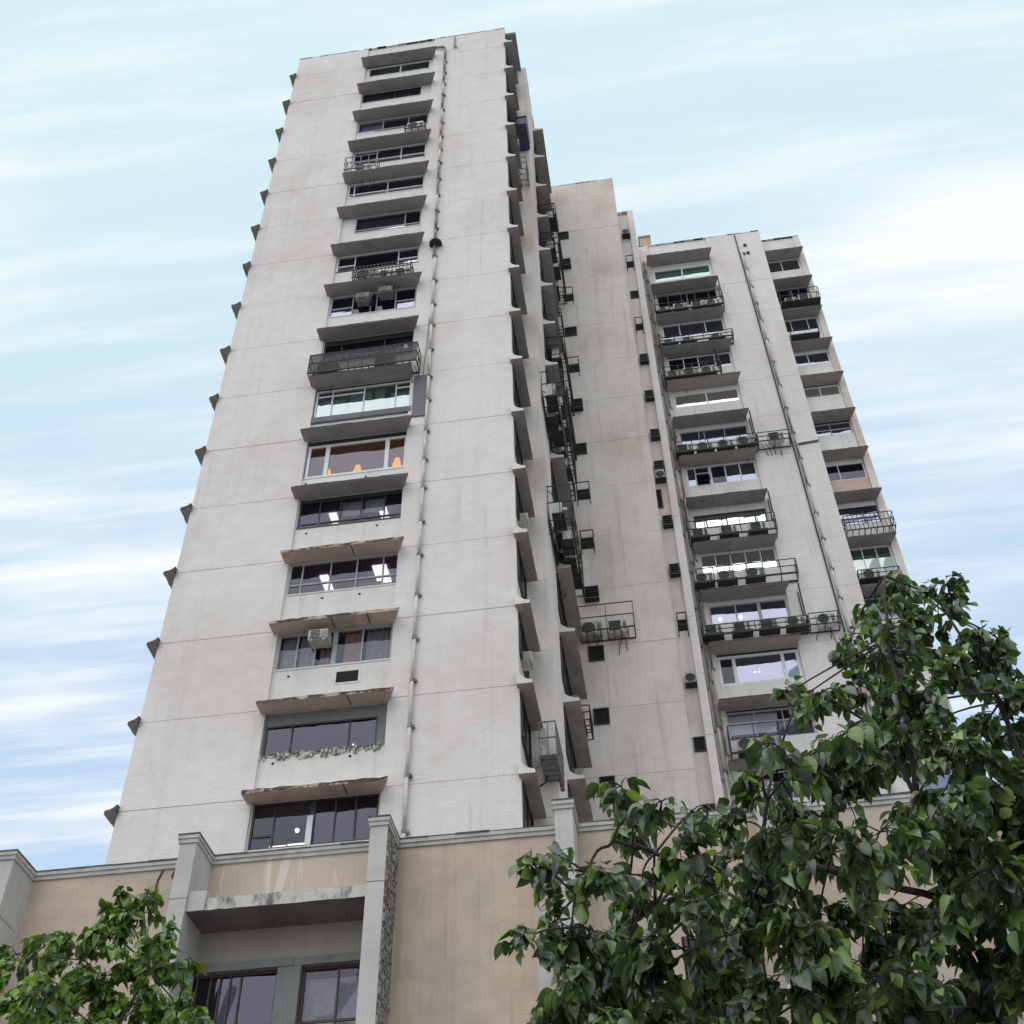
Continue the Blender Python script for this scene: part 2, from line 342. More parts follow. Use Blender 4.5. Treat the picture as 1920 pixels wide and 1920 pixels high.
def coping(fr, root, u0, u1, z=ROOF):
    """thin weathered parapet cap made of separate lengths"""
    u = u0
    while u < u1 - .05:
        w = min(random.uniform(.25, .8), u1 - u)
        h = random.uniform(.03, .07); box_part('parapet_cap', fr, random.choice(['iron', 'iron', 'coping_stone', 'wall_paint']), root, u, u + w - .02, -.25, random.uniform(.0, .03), z, z + h)
        u += w

def canopy(fr, root, u0, u1, z, p, mats=('canopy_concrete', 'fascia_dirt', 'wall_paint'), taper=0.3, rough=.012, name='canopy', cap_paint=False, fil=1.0):
    m = MB(fr); N = 18
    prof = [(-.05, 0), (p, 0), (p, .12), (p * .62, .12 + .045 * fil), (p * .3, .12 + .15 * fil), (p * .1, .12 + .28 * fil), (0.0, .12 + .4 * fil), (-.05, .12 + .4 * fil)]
    L = len(prof); vs = []
    for i in range(N + 1):
        s = i / N
        for j, (n, zz) in enumerate(prof):
            r_ = u1 - taper * (1 - max(n, 0) / p)
            jn = random.uniform(-rough, rough) if j in (1, 2) else 0; jz = random.uniform(-rough, rough) if j in (1, 2, 3) else 0
            vs.append((u0 + (r_ - u0) * s, n + jn, z + zz + jz))
    base = 0
    for j in range(L - 1):
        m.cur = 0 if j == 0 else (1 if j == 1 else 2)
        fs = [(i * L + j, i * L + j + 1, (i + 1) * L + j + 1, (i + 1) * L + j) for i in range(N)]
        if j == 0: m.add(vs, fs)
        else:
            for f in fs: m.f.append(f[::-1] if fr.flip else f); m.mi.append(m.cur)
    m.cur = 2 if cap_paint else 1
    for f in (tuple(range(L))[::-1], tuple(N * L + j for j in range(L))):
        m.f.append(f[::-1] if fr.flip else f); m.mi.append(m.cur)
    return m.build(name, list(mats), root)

ROOMS = {}
def room(fr, root, u0, u1, z0, z1, mat='room_wall', depth=3.2, lamps=()):
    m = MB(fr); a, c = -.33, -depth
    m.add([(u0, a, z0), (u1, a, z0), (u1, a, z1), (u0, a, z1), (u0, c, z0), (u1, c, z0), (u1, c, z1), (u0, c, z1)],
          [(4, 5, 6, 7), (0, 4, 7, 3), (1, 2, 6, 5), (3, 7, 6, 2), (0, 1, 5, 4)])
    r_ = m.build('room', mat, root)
    for (lu, ln, w, l, kind) in lamps:
        if kind == 'panel':
            q = MB(fr); q.box(lu - w / 2, lu + w / 2, -ln - l, -ln, z1 - .07, z1 - .01); q.build('ceiling_light', 'lamp_white', r_)
        elif kind == 'bulb':
            q = MB(fr); q.tube([(lu, -ln - w / 2, z1 - .35 + zz * w) for zz in (-.5, -.35, 0, .35, .5)], [w * r_ for r_ in (.12, .36, .5, .36, .12)], 10, True); q.build('pendant_lamp', 'lamp_white', r_)
        elif kind == 'warm':
            q = MB(fr); s = w / 2; zb = z0 + l
            q.add([(lu - s, -ln, zb), (lu + s, -ln, zb), (lu + s, -ln - w, zb), (lu - s, -ln - w, zb), (lu - s * .5, -ln - s * .5, zb + .5), (lu + s * .5, -ln - s * .5, zb + .5), (lu + s * .5, -ln - w + s * .5, zb + .5), (lu - s * .5, -ln - w + s * .5, zb + .5)], BOXF)
            q.build('lamp_shade', 'lamp_warm', r_)
        elif kind == 'strip':
            q = MB(fr); q.box(lu - w / 2, lu + w / 2, -ln - .12, -ln, z0 + l, z0 + l + .12); q.build('light_strip', 'lamp_soft', r_)
    return r_

def window(fr, root, u0, u1, z0, z1, splits=(), frame='frame_white', gl='glass_clear', fw=.06, n=-.16, transom=None, wide=(), tpanes=(), blinds=None, skip=(), opened=(), lower=None):
    """frame with mullions; every pane its own object under the window"""
    m = MB(fr); m.rim(u0, u1, n - .04, n + .05, z0, z1, fw)
    W = u1 - u0; xs = [u0 + fw] + [u0 + W * s for s in splits] + [u1 - fw]
    for i, x in enumerate(xs[1:-1]):
        w = .16 if i in wide else fw * .75
        m.box(x - w / 2, x + w / 2, n - .035, n + .045, z0 + fw, z1 - fw)
    zt = None
    if transom:
        zt = z0 + (z1 - z0) * transom
        for i, (a, c) in enumerate(zip(xs[:-1], xs[1:])):
            if not tpanes or i in tpanes: m.box(a + .03, c - .03, n - .03, n + .035, zt - .03, zt + .03)
    w_ = m.build('window', frame, root)
    for i, (a, c) in enumerate(zip(xs[:-1], xs[1:])):
        if i in skip: continue
        rows = [(z0 + fw, z1 - fw)]
        if zt and (not tpanes or i in tpanes): rows = [(z0 + fw, zt - .03), (zt + .03, z1 - fw)]
        for ri, (ra, rc) in enumerate(rows):
            q = MB(fr); tz = random.uniform(-.006, .006); tu = random.uniform(-.006, .006)
            if i in opened:     # sash swung out at the bottom
                d = .35; q.add([(a + .03, n + d, ra), (c - .03, n + d, ra), (c - .03, n + d + .012, ra), (a + .03, n + d + .012, ra), (a + .03, n, rc), (c - .03, n, rc), (c - .03, n + .012, rc), (a + .03, n + .012, rc)], BOXF)
            else:
                q.add([(a, n - .006 + tz, ra), (c, n - .006 + tu, ra), (c, n + .006 + tu, ra), (a, n + .006 + tz, ra), (a, n - .006 - tz, rc), (c, n - .006 - tu, rc), (c, n + .006 - tu, rc), (a, n + .006 - tz, rc)], BOXF)
            q.build('pane', lower if (lower and ri == 0 and len(rows) > 1) else (gl[i % len(gl)] if isinstance(gl, (list, tuple)) else gl), w_)
    if blinds:
        for (b0, b1, bz0, bz1, bm, wav) in blinds:
            q = MB(fr); K = max(4, int((b1 - b0) * W / .06)); vs = []; fs = []
            for i in range(K + 1):
                uu = u0 + W * (b0 + (b1 - b0) * i / K); nn = n - .18 + wav * math.sin(i * 1.7)
                vs += [(uu, nn, z0 + (z1 - z0) * bz0), (uu, nn, z0 + (z1 - z0) * bz1)]
            fs = [(2 * i, 2 * i + 2, 2 * i + 3, 2 * i + 1) for i in range(K)]
            q.add(vs, fs); q.build('curtain' if wav > 0 else 'blind', bm, w_)
    return w_

# ------------------------------------------------------------------ front tower
panels(F1, tower, -16.2, -12.05, 'wall_paint'); panels(F1, tower, -8.13, -4.0, 'wall_paint')
coping(F1, tower, -16.2, -4.0)
box_part('roof', WORLD, 'raw_concrete', tower, -15.95, -3.4, 30.45, 40.8, ROOF - .4, ROOF - .15)
W1 = {  # k: xl, xr, sill, head, splits, frame, glass, extra
 15: (-11.9, -8.28, 1.10, 0, (.52,), 'frame_white', 'glass_green', dict(fw=.09)),
 14: (-12.0, -8.72, 1.02, 0, (.55,), 'frame_dark', 'glass_dark', dict(blinds=[(.03, .97, 0, 1, 'curtain_grey', .03)])),
 13: (-12.0, -8.2, 1.30, 0, (.36, .72), 'frame_grey', 'glass_clear', dict(transom=.22, lower='glass_lilac', blinds=[(.02, .34, .55, 1, 'curtain_grey', 0.0)])),
 12: (-12.0, -8.2, 1.33, 0, (.33, .66), 'frame_white', 'glass_dark', dict(transom=.30, lower='glass_lilac', blinds=[(.36, .97, .2, 1, 'curtain_brown', .03)])),
 11: (-12.0, -8.17, 1.27, 0, (.08, .52), 'frame_white', 'glass_clear', dict(transom=.28, lower='glass_lilac')),
 10: (-11.4, -8.2, 1.36, 0, (.76,), 'frame_grey', 'glass_dark', dict(transom=.2, lower='glass_lilac', blinds=[(.02, .74, 0, 1, 'curtain_grey', .02)])),
 9: (-12.0, -8.17, 1.25, 0, (.22, .75), 'frame_white', ['glass_clear', 'glass_dark', 'glass_clear'], dict(transom=.38, tpanes=(0, 2), lower='glass_lilac')),
 8: (-12.0, -8.16, 1.48, 0, (.26, .47, .54, .76), 'frame_grey', 'glass_dark', dict(opened=(2,), transom=.42, tpanes=(0, 4), lower='glass_mirror')),
 7: (-12.0, -8.15, 1.55, .25, (.2, .68), 'frame_dark', 'glass_dark', {}),
 6: (-12.0, -8.05, 1.84, .1, (.17, .5, .83), 'frame_white', 'glass_cyan', dict(transom=.80, tpanes=(0, 1, 3), blinds=[(0, .30, .0, .78, 'curtain', .03), (.34, .57, 0, .95, 'curtain', .05), (.60, .70, 0, .95, 'curtain', .05), (.76, 1, 0, .78, 'curtain', .03)])),
 5: (-12.0, -8.1, 2.03, .22, (.2, .8), 'frame_white', 'glass_half', dict(fw=.11, wide=(0, 1))),
 4: (-12.0, -8.1, 1.45, .1, (.2, .40, .60, .82), 'frame_dark', ['glass_dark', 'glass_dark', 'glass_clear', 'glass_clear', 'glass_dark'], dict(transom=.16, blinds=[(.40, .60, .45, 1, 'curtain_grey', 0.0), (.62, .8, .5, 1, 'curtain_grey', 0.0)])),
 3: (-12.0, -8.12, 1.43, 0, (.12, .38, .62, .86), 'frame_grey', 'glass_dark', dict(transom=.32, blinds=[(.63, .85, 0, .30, 'blind_white', 0)])),
 2: (-12.0, -8.15, 1.45, 0, (.17, .33, .5, .74), 'frame_grey', 'glass_clear', dict(wide=(2,), blinds=[(.02, .16, 0, 1, 'curtain_grey', .03), (.18, .31, 0, 1, 'curtain_grey', .04), (.36, .47, 0, .6, 'curtain_brown', .04), (.57, .73, 0, 1, 'curtain_brown', .03), (.76, .98, 0, 1, 'curtain_grey', .04)])),
 1: (-12.0, -8.42, 1.52, .42, (.24, .75), 'frame_dark', 'glass_dark', {}),
 0: (-12.0, -8.2, 1.51, 0, (.18, .48, .66, .82), 'frame_dark', ['glass_clear', 'glass_clear', 'glass_dark', 'glass_dark', 'glass_dark'], dict(wide=(1,), transom=.3, tpanes=(0,))),
}
LAMPS1 = {4: [(-11.0, .9, .28, 1.2, 'panel'), (-9.1, .9, .28, 1.2, 'panel')], 3: [(-11.0, .8, .3, 1.2, 'panel'), (-8.95, .6, .5, .9, 'panel')],
          0: [(-11.2, .35, .5, 1.36, 'strip'), (-10.65, .35, .5, 1.38, 'strip'), (-10.95, 1.1, .14, 0, 'bulb'), (-8.6, 1.6, .1, 0, 'bulb')], 5: [(-11.55, 1.2, .30, 1.95, 'warm'), (-10.35, 1.2, .32, 1.98, 'warm'), (-8.75, 1.1, .32, 2.02, 'warm'), (-9.6, 2.0, .08, 0, 'bulb')],
          7: [(-8.6, .5, .2, 0, 'bulb')], 2: [], 1: [(-8.7, 1.2, .07, 0, 'bulb'), (-9.6, 1.6, .07, 0, 'bulb')]}
zprev = 17.0
for k in range(0, 16):
    xl, xr, sill, head, sp, frm, gl, ex = W1[k]
    z0, z1 = ZC(k) - sill, ZC(k) - head - .005
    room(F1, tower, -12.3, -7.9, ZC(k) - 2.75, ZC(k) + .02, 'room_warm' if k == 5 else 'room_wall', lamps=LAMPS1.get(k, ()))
    window(F1, tower, xl, xr, z0, z1, sp, frm, gl, **ex)
    # spandrel below, side cheeks and lintel
    smat = 'spandrel_paint' if k not in (1, 6) else 'raw_concrete'
    zb = ZC(k - 1) + .01 if k else 17.0
    m = MB(F1); m.box(-12.05, -8.13, -.3, -.085, zb, z0 - (.12 if k in (1, 6) else 0)); m.build('spandrel', 'spandrel_paint', tower)
    if k == 6: box_part('sill', F1, 'sheet_dark', tower, -12.05, -8.03, -.29, .02, z0 - .3, z0 - .005)
    elif k == 1:   # knocked-about rough sill
        m = MB(F1); u = -12.05
        while u < -8.14:
            w = min(random.uniform(.03, .09), -8.13 - u); m.box(u, u + w, -.29, -.06 + random.uniform(-.06, .05), z0 - .12 - random.uniform(0, .14), z0 + random.uniform(-.05, .06)); u += w
        m.build('broken_sill', 'rubble_edge' if k == 1 else 'raw_concrete', tower)
    else: box_part('sill', F1, 'fascia_dirt' if k in (4, 9, 12) else 'spandrel_paint', tower, xl, xr, -.12, -.06, z0 - .05, z0 - .005)
    if xl > -12.04: box_part('jamb', F1, 'spandrel_paint' if k not in (1, 6, 5) else 'raw_concrete', tower, -12.05, xl - .001, -.3, -.10, z0, ZC(k))
    if xr < -8.14: box_part('jamb', F1, 'spandrel_paint' if k not in (1,) else 'raw_concrete', tower, xr + .001, -8.13, -.3, -.10, z0, ZC(k))
    if head: box_part('lintel', F1, 'raw_concrete' if k in (1,) else 'frame_dark', tower, xl, xr, -.3, -.11, z1 + .001, ZC(k))
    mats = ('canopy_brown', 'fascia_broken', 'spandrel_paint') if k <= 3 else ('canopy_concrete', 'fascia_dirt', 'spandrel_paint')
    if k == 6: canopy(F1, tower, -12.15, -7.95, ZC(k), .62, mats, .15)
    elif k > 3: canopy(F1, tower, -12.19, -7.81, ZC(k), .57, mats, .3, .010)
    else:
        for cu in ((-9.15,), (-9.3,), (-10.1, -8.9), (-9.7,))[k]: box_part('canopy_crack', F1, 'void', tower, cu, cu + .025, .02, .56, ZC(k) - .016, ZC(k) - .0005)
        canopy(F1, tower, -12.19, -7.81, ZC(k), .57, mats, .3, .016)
box_part('wall_core', F1, 'spandrel_paint', tower, -12.05, -8.13, -.3, -.086, ZC(15) + .5, ROOF)
box_part('mullion_cover', F1, 'frame_white', tower, -10.30, -10.13, -.1, -.055, ZC(0) - 1.5, ZC(0) - .55)
box_part('vent_hole', F1, 'void', tower, -9.9, -9.18, -.3, -.08, ZC(2) - 2.2, ZC(2) - 1.78)
m = MB(F1); m.rim(-9.97, -9.11, -.2, -.07, ZC(2) - 2.27, ZC(2) - 1.71, .06); m.build('vent_frame', 'spandrel_paint', tower)
box_part('sheet_panel', F1, 'sheet_dark', tower, -7.97, -7.36, .0, .05, ZC(6) - 2.55, ZC(6) - .06)
# small fixing holes in the spandrels
for k, xs in ((5, (-9.6, -11.9)), (4, (-11.6, -9.0)), (3, (-10.7, -9.4)), (2, (-11.5,)), (1, (-11.6, -9.2))):
    for x in xs:
        m = MB(F1); m.disc((x, ZC(k) - (W1[k][2] + .3)), .045, -.09, -.075, 8); m.build('fixing_hole', 'void', tower)
# drain pipe with collars
def pipe(fr, root, u, z0, z1, r, mats, step=1.6, n=.11, du=0.0, name='drain_pipe'):
    z = z1; first = None
    while z > z0 + .1:
        zz = max(z0, z - step * random.uniform(.85, 1.1)); m = MB(fr); m.tube([(u + du * (z1 - z), n, z), (u + du * (z1 - zz), n, zz)], [r, r], 8, True)
        o = m.build(name, mats[0] if random.random() < .7 else mats[1], root, True)
        m = MB(fr); m.tube([(u + du * (z1 - zz), n, zz - .06), (u + du * (z1 - zz), n, zz + .06)], [r * 1.3, r * 1.3], 8, True); m.box(u + du * (z1 - zz) - r * 1.1, u + du * (z1 - zz) + r * 2.4, -.01, n, zz - .045, zz + .045)
        m.build('pipe_collar', mats[2], o); z = zz
pipe(F1, tower, -7.42, 48.6, 69.7, .06, ('pipe_dirty', 'pipe_cream', 'pipe_dirty'), 1.5); pipe(F1, tower, -7.36, 18.3, 48.4, .06, ('pipe_cream', 'pipe_cream', 'pipe_dirty'), 1.7)
m = MB(F1); m.tube([(-7.42, .11, 69.7), (-7.6, .11, 69.95), (-8.0, .1, 69.98)], [.07] * 3, 8, True); m.build('drain_pipe', 'pipe_dirty', tower, True)
m = MB(F1); m.tube([(-6.9, .08, 71.2), (-6.9, .08, 69.75), (-6.75, .08, 69.7)], [.045] * 3, 6, True); m.build('overflow_pipe', 'iron_grey', tower, True)
m = MB(F1); m.tube([(-7.36, .14, 49.85), (-7.36, .14, 49.55), (-7.36, .14, 49.42)], [.06, .28, .30], 12, True); m.build('pipe_hopper', 'iron', tower, True)
# thin cable beside the pipe
m = MB(F1); m.tube([(-7.55 + .06 * math.sin(z * .9), .03, z) for z in [44 - .8 * i for i in range(9)]], [.015] * 9, 5, True); m.build('cable', 'iron_grey', tower)

# right flank: canopied windows, then the stepped-out wall with the second column
panels(S1, tower, 30.22, 32.7, 'wall_paint', n0=-.2, n1=-.04)
panels(Frame((0, 32.7, 0), (1, 0, 0), (0, -1, 0)), tower, -4.05, -3.16, 'wall_paint_stained', n0=-.2)
panels(S2, tower, 32.7, 35.6, 'wall_paint_stained', n0=-.2); panels(S2, tower, 35.61, 40.8, 'wall_paint_stained', n0=-.2, n1=-.05)
coping(S2, tower, 32.75, 36.6)
for k in range(0, 16):
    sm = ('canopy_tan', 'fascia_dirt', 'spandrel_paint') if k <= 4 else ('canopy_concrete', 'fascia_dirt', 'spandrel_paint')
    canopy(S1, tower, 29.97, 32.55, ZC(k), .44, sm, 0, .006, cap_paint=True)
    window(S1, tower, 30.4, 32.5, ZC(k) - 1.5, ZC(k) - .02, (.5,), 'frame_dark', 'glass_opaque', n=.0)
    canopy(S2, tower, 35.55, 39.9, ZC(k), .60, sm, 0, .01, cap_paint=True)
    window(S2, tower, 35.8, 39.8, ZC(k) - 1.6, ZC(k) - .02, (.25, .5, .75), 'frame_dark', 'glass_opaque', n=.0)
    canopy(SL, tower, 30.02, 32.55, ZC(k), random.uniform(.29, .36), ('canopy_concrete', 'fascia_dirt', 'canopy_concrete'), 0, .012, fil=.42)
panels(SL, tower, 30.25, 40.8, 'wall_paint', n0=-.2)
box_part('wall_core', WORLD, 'wall_paint', tower, -16.0, -3.4, 40.3, 40.6, 17, ROOF - .5)
m = MB(S1); m.box(31.1, 32.65, .40, .92, 61.5, 62.2); m.box(31.05, 32.7, .38, .95, 62.2, 62.25); m.build('side_box', 'navy_sheet', tower)   # boxed-in unit on the flank

# ------------------------------------------------------------------ middle block
panels(F2, mid, -3.15, 1.3, 'wall_paint_stained', n0=-.25); coping(F2, mid, -3.15, 1.3)
panels(Frame((1.3, 0, 0), (0, 1, 0), (1, 0, 0)), mid, 40.9, 43.5, 'wall_paint', n0=-.2, n1=-.002)
panels(F3, mid, 1.31, 2.02, 'wall_paint_stained', n1=-.18, n0=-.4); panels(F3, mid, 2.02, 2.38, 'wall_paint', n0=-.4); coping(F3, mid, 1.31, 2.38)
panels(Frame((2.38, 0, 0), (0, 1, 0), (1, 0, 0)), mid, 43.45, 46.1, 'wall_paint', n0=-.2, n1=-.005)
box_part('roof', WORLD, 'raw_concrete', mid, -3.1, 1.0, 41.2, 46.0, ROOF - .4, ROOF - .15)
def vent(fr, root, u0, u1, z0, z1, style, n=0.0):
    m = MB(fr); m.box(u0, u1, n - .3, n + .012, z0, z1); v = m.build('vent', 'void', root)
    if style == 0:      # shallow iron-framed opening
        m = MB(fr); m.rim(u0 - .04, u1 + .04, n, n + .06, z0 - .04, z1 + .04, .06); m.build('vent_frame', 'iron', v)
    elif style == 1:    # empty bracket standing off the wall
        m = MB(fr); m.rim(u0 - .02, u1 + .02, n + .40, n + .44, z0, z1 + .1, .045)
        for uu in (u0, u1):
            m.bar((uu, n, z0 + .02), (uu, n + .42, z0 + .02), .045); m.bar((uu, n, z1 + .08), (uu, n + .42, z1 + .08), .04); m.bar((uu, n, z0 - .35), (uu, n + .42, z0), .035)
        m.build('bracket', 'iron', v)
    elif style == 2:    # louvred box
        m = MB(fr); m.rim(u0 - .03, u1 + .03, n, n + .3, z0, z1, .05)
        for i in range(5): zz = z0 + (z1 - z0) * (i + .5) / 5; m.box(u0, u1, n + .12, n + .3, zz - .015, zz + .03)
        m.build('louvre_box', 'ac_black', v)
    elif style == 3:    # small fan box on a ledge
        m = MB(fr); m.box(u0, u1, n, n + .38, z0 + .06, z1); m.build('fan_box', 'ac_grey', v)
        m = MB(fr); m.disc(((u0 + u1) / 2, (z0 + z1) / 2), (z1 - z0) * .33, n + .36, n + .395, 14); m.build('fan', 'ac_black', v)
        m = MB(fr); m.box(u0 - .05, u1 + .05, n, n + .42, z0, z0 + .05); m.build('ledge', 'iron', v)
for i, (k, st) in enumerate(((14, 0), (13, 2), (12, 1), (11, 0), (10, 1), (9, 2), (8, 0), (7, 1), (6, 1), (5, 2), (4, 0), (3, 0), (2, 0))):
    zt = ZC(k) - .02
    vent(F2, mid, -2.42 + random.uniform(0, .1), -1.80, zt - .58, zt + .12, st)
for i, (k, st) in enumerate(((15, 3), (14, 1), (13, 0), (12, 1), (11, 2), (10, 2), (9, 2), (7, 2), (6, 2), (5, 1), (4, 3), (3, 0), (2, 0))):
    zt = ZC(k) - .1
    vent(F3, mid, 1.54, 1.95, zt - .42, zt + .22, st, -.18)

vent(F3, mid, 1.50, 1.95, 46.9, 47.5, 2, -.18); vent(F3, mid, 1.48, 1.93, 46.1, 46.75, 3, -.18); vent(F3, mid, 1.40, 1.62, 44.4, 45.6, 0, -.18)

# ------------------------------------------------------------------ rear tower
panels(F4, rear, 2.38, 3.15, 'wall_paint_stained'); panels(F4, rear, 7.0, 10.5, 'wall_paint'); coping(F4, rear, 2.45, 10.5)
panels(F5, rear, 12.72, 13.1, 'wall_paint_stained'); coping(F5, rear, 10.5, 13.1)
box_part('roof', WORLD, 'raw_concrete', rear, 2.6, 12.9, 47.4, 55.8, ROOF - .4, ROOF - .15)
panels(Frame((10.5, 0, 0), (0, 1, 0), (1, 0, 0)), rear, 46.25, 46.95, 'wall_paint', n0=-.2, n1=-.004)
panels(Frame((13.1, 0, 0), (0, 1, 0), (1, 0, 0)), rear, 47.05, 56, 'wall_paint', n0=-.2, n1=-.004)
m = MB(); m.box(2.8, 3.5, 48.0, 50.5, ROOF - .3, 75.2); m.box(2.72, 3.58, 47.92, 50.58, 75.2, 75.35); m.build('roof_turret', 'roof_pink', rear)
W4 = {
 15: (1.80, .45, (.5,), 'frame_white', 'glass_cyan', dict(fw=.13, blinds=[(.02, .98, 0, .98, 'blind_green', 0)])),
 14: (1.5, 0, (.5,), 'frame_grey', 'glass_dark', {}),
 13: (1.5, 0, (.28, .7), 'frame_white', 'glass_mirror', dict(fw=.08)),
 12: (1.45, .1, (.25, .48, .74), 'frame_white', ['glass_dark', 'glass_dark', 'glass_mirror', 'glass_mirror'], dict(fw=.08)),
 11: (1.42, .2, (.5,), 'frame_white', 'glass_bright', dict(fw=.11, blinds=[(.02, .98, 0, .55, 'blind_white', 0)])),
 10: (1.35, .3, (.28, .36, .66), 'frame_grey', 'glass_mirror', {}),
 9: (1.48, 0, (.13, .34, .56, .77), 'frame_white', ['glass_mirror', 'glass_dark', 'glass_clear', 'glass_mirror', 'glass_mirror'], dict(fw=.08, opened=(1,), wide=(1,), transom=.66, tpanes=(1,))),
 8: (1.45, .45, (.17, .45, .84), 'frame_dark', 'glass_bright', dict(fw=.09)),
 7: (1.45, 0, (.2, .4, .6, .8), 'frame_white', 'glass_bright', dict(blinds=[(.01, .99, 0, .62, 'blind_white', 0)])),
 6: (1.4, .2, (.34, .64), 'frame_grey', 'glass_mirror', dict(wide=(1,), fw=.08)),
 5: (1.80, .12, (.2, .8), 'frame_white', ['glass_clear', 'glass_mirror', 'glass_mirror'], dict(fw=.13, wide=(0, 1))),
 4: (1.6, .1, (.33, .66), 'frame_grey', 'glass_clear', dict(transom=.6, blinds=[(.0, .6, .3, 1, 'blind_white', 0)])),
 3: (1.5, .1, (.3, .6), 'frame_grey', 'glass_dark', {}), 2: (1.5, .1, (.5,), 'frame_white', 'glass_mirror', {}), 1: (1.5, .1, (.3, .7), 'frame_white', 'glass_dark', {}),
}
L4 = {6: [(3.75, .9, .22, 0, 'bulb'), (4.75, .9, .22, 0, 'bulb')], 5: [(5.0, 1.6, 1.7, .95, 'strip'), (4.95, 1.2, .1, 0, 'bulb'), (5.15, 1.2, .1, 0, 'bulb')], 13: [(5.4, .5, 2.4, .55, 'strip')]}
def bay(fr, root, x0, x1, k, spec, lamps, cu0, cu1, p, warm=False, spm='spandrel_paint'):
    sill, head, sp, frm, gl, ex = spec; z0, z1 = ZC(k) - sill, ZC(k) - head - .005
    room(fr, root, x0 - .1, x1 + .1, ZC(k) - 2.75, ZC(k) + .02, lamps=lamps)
    window(fr, root, x0 + .05, x1 - .05, z0, z1, sp, frm, gl, **ex)
    box_part('spandrel', fr, spm, root, x0, x1, -.3, -.085, ZC(k - 1) + .01, z0)
    box_part('jamb', fr, spm, root, x0, x0 + .049, -.3, -.09, z0, ZC(k)); box_part('jamb', fr, spm, root, x1 - .049, x1, -.3, -.09, z0, ZC(k))
    if head: box_part('lintel', fr, 'spandrel_paint' if head > .15 else 'frame_dark', root, x0 + .05, x1 - .05, -.3, -.11, z1 + .001, ZC(k))
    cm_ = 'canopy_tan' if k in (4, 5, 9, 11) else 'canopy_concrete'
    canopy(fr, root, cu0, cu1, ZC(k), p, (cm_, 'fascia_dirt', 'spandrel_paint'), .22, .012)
for k in range(1, 16): bay(F4, rear, 3.16, 6.99, k, W4[k], L4.get(k, ()), 2.93, 7.13, .77)
box_part('wall_core', F4, 'spandrel_paint', rear, 3.16, 6.99, -.3, -.086, ZC(15) + .5, ROOF); box_part('wall_core', F4, 'spandrel_paint', rear, 3.16, 6.99, -.3, -.086, 17, ZC(0))
W5 = {15: (1.25, 0, (.45,), 'frame_white', 'glass_cyan', {}), 14: (1.5, 0, (.5,), 'frame_grey', 'glass_dark', {}), 13: (1.4, 0, (.22, .7), 'frame_white', 'glass_mirror', {}),
      12: (1.3, .2, (.42,), 'frame_white', 'glass_mirror', {}), 11: (1.0, .1, (.48,), 'frame_white', 'glass_bright', dict(blinds=[(0, 1, 0, .6, 'blind_white', 0)])), 10: (1.15, .15, (.45,), 'frame_grey', 'glass_mirror', dict(transom=.5)),
      9: (1.5, .25, (.35,), 'frame_white', 'glass_dark', {}), 8: (1.6, .35, (.62,), 'frame_dark', 'glass_mirror', dict(transom=.4)), 7: (1.7, 0, (.33, .66), 'frame_white', 'glass_cyan', dict(blinds=[(0, 1, 0, .8, 'blind_green', 0)]))}
for k in range(1, 16):
    bay(F5, rear, 10.52, 12.71, k, W5.get(k, (1.4, .1, (.5,), 'frame_grey', 'glass_mirror', {})), (), 10.55, 12.98, .70, spm='spandrel_paint' if k not in (9,) else 'roof_pink')
box_part('wall_core', F5, 'spandrel_paint', rear, 10.52, 12.71, -.3, -.086, ZC(15) + .5, ROOF)
pipe(F4, rear, 9.05, 17.5, 69.2, .06, ('pipe_cream', 'pipe_dirty', 'iron_grey'), 2.0, du=.0115)
m = MB(F4); m.tube([(8.88 + .0105 * (71.3 - z), .06, z) for z in [71.3 - 1.7 * i for i in range(31)]], [.04] * 31, 6, True); m.build('cable_pipe', 'iron', rear, True)
for (u, z) in ((9.38, 69.9), (9.15, 68.95), (9.45, 69.0)):
    m = MB(F4); m.disc((u, z), .11, -.01, .1, 10); m.build('wall_lamp', 'iron', rear)
for i, u in enumerate((2.52, 2.74, 2.93)):
    pipe(F4, rear, u, 17.5, 70.2 - i * .8, .05 + .015 * (i % 2), ('pipe_dirty', 'pipe_cream', 'iron_grey'), 2.4, n=.09 + .03 * (i % 2), name='service_pipe')
for (k, x0, x1) in ((10, 9.4, 10.5), (6, 9.45, 10.5)):
    m = MB(F4); m.tube([(x0, .05, ZC(k) - 2.5), ((x0 + x1) / 2, .05, ZC(k) - 2.44), (x1, .05, ZC(k) - 2.4)], [.06] * 3, 6, True); m.build('branch_pipe', 'iron_grey', rear, True)

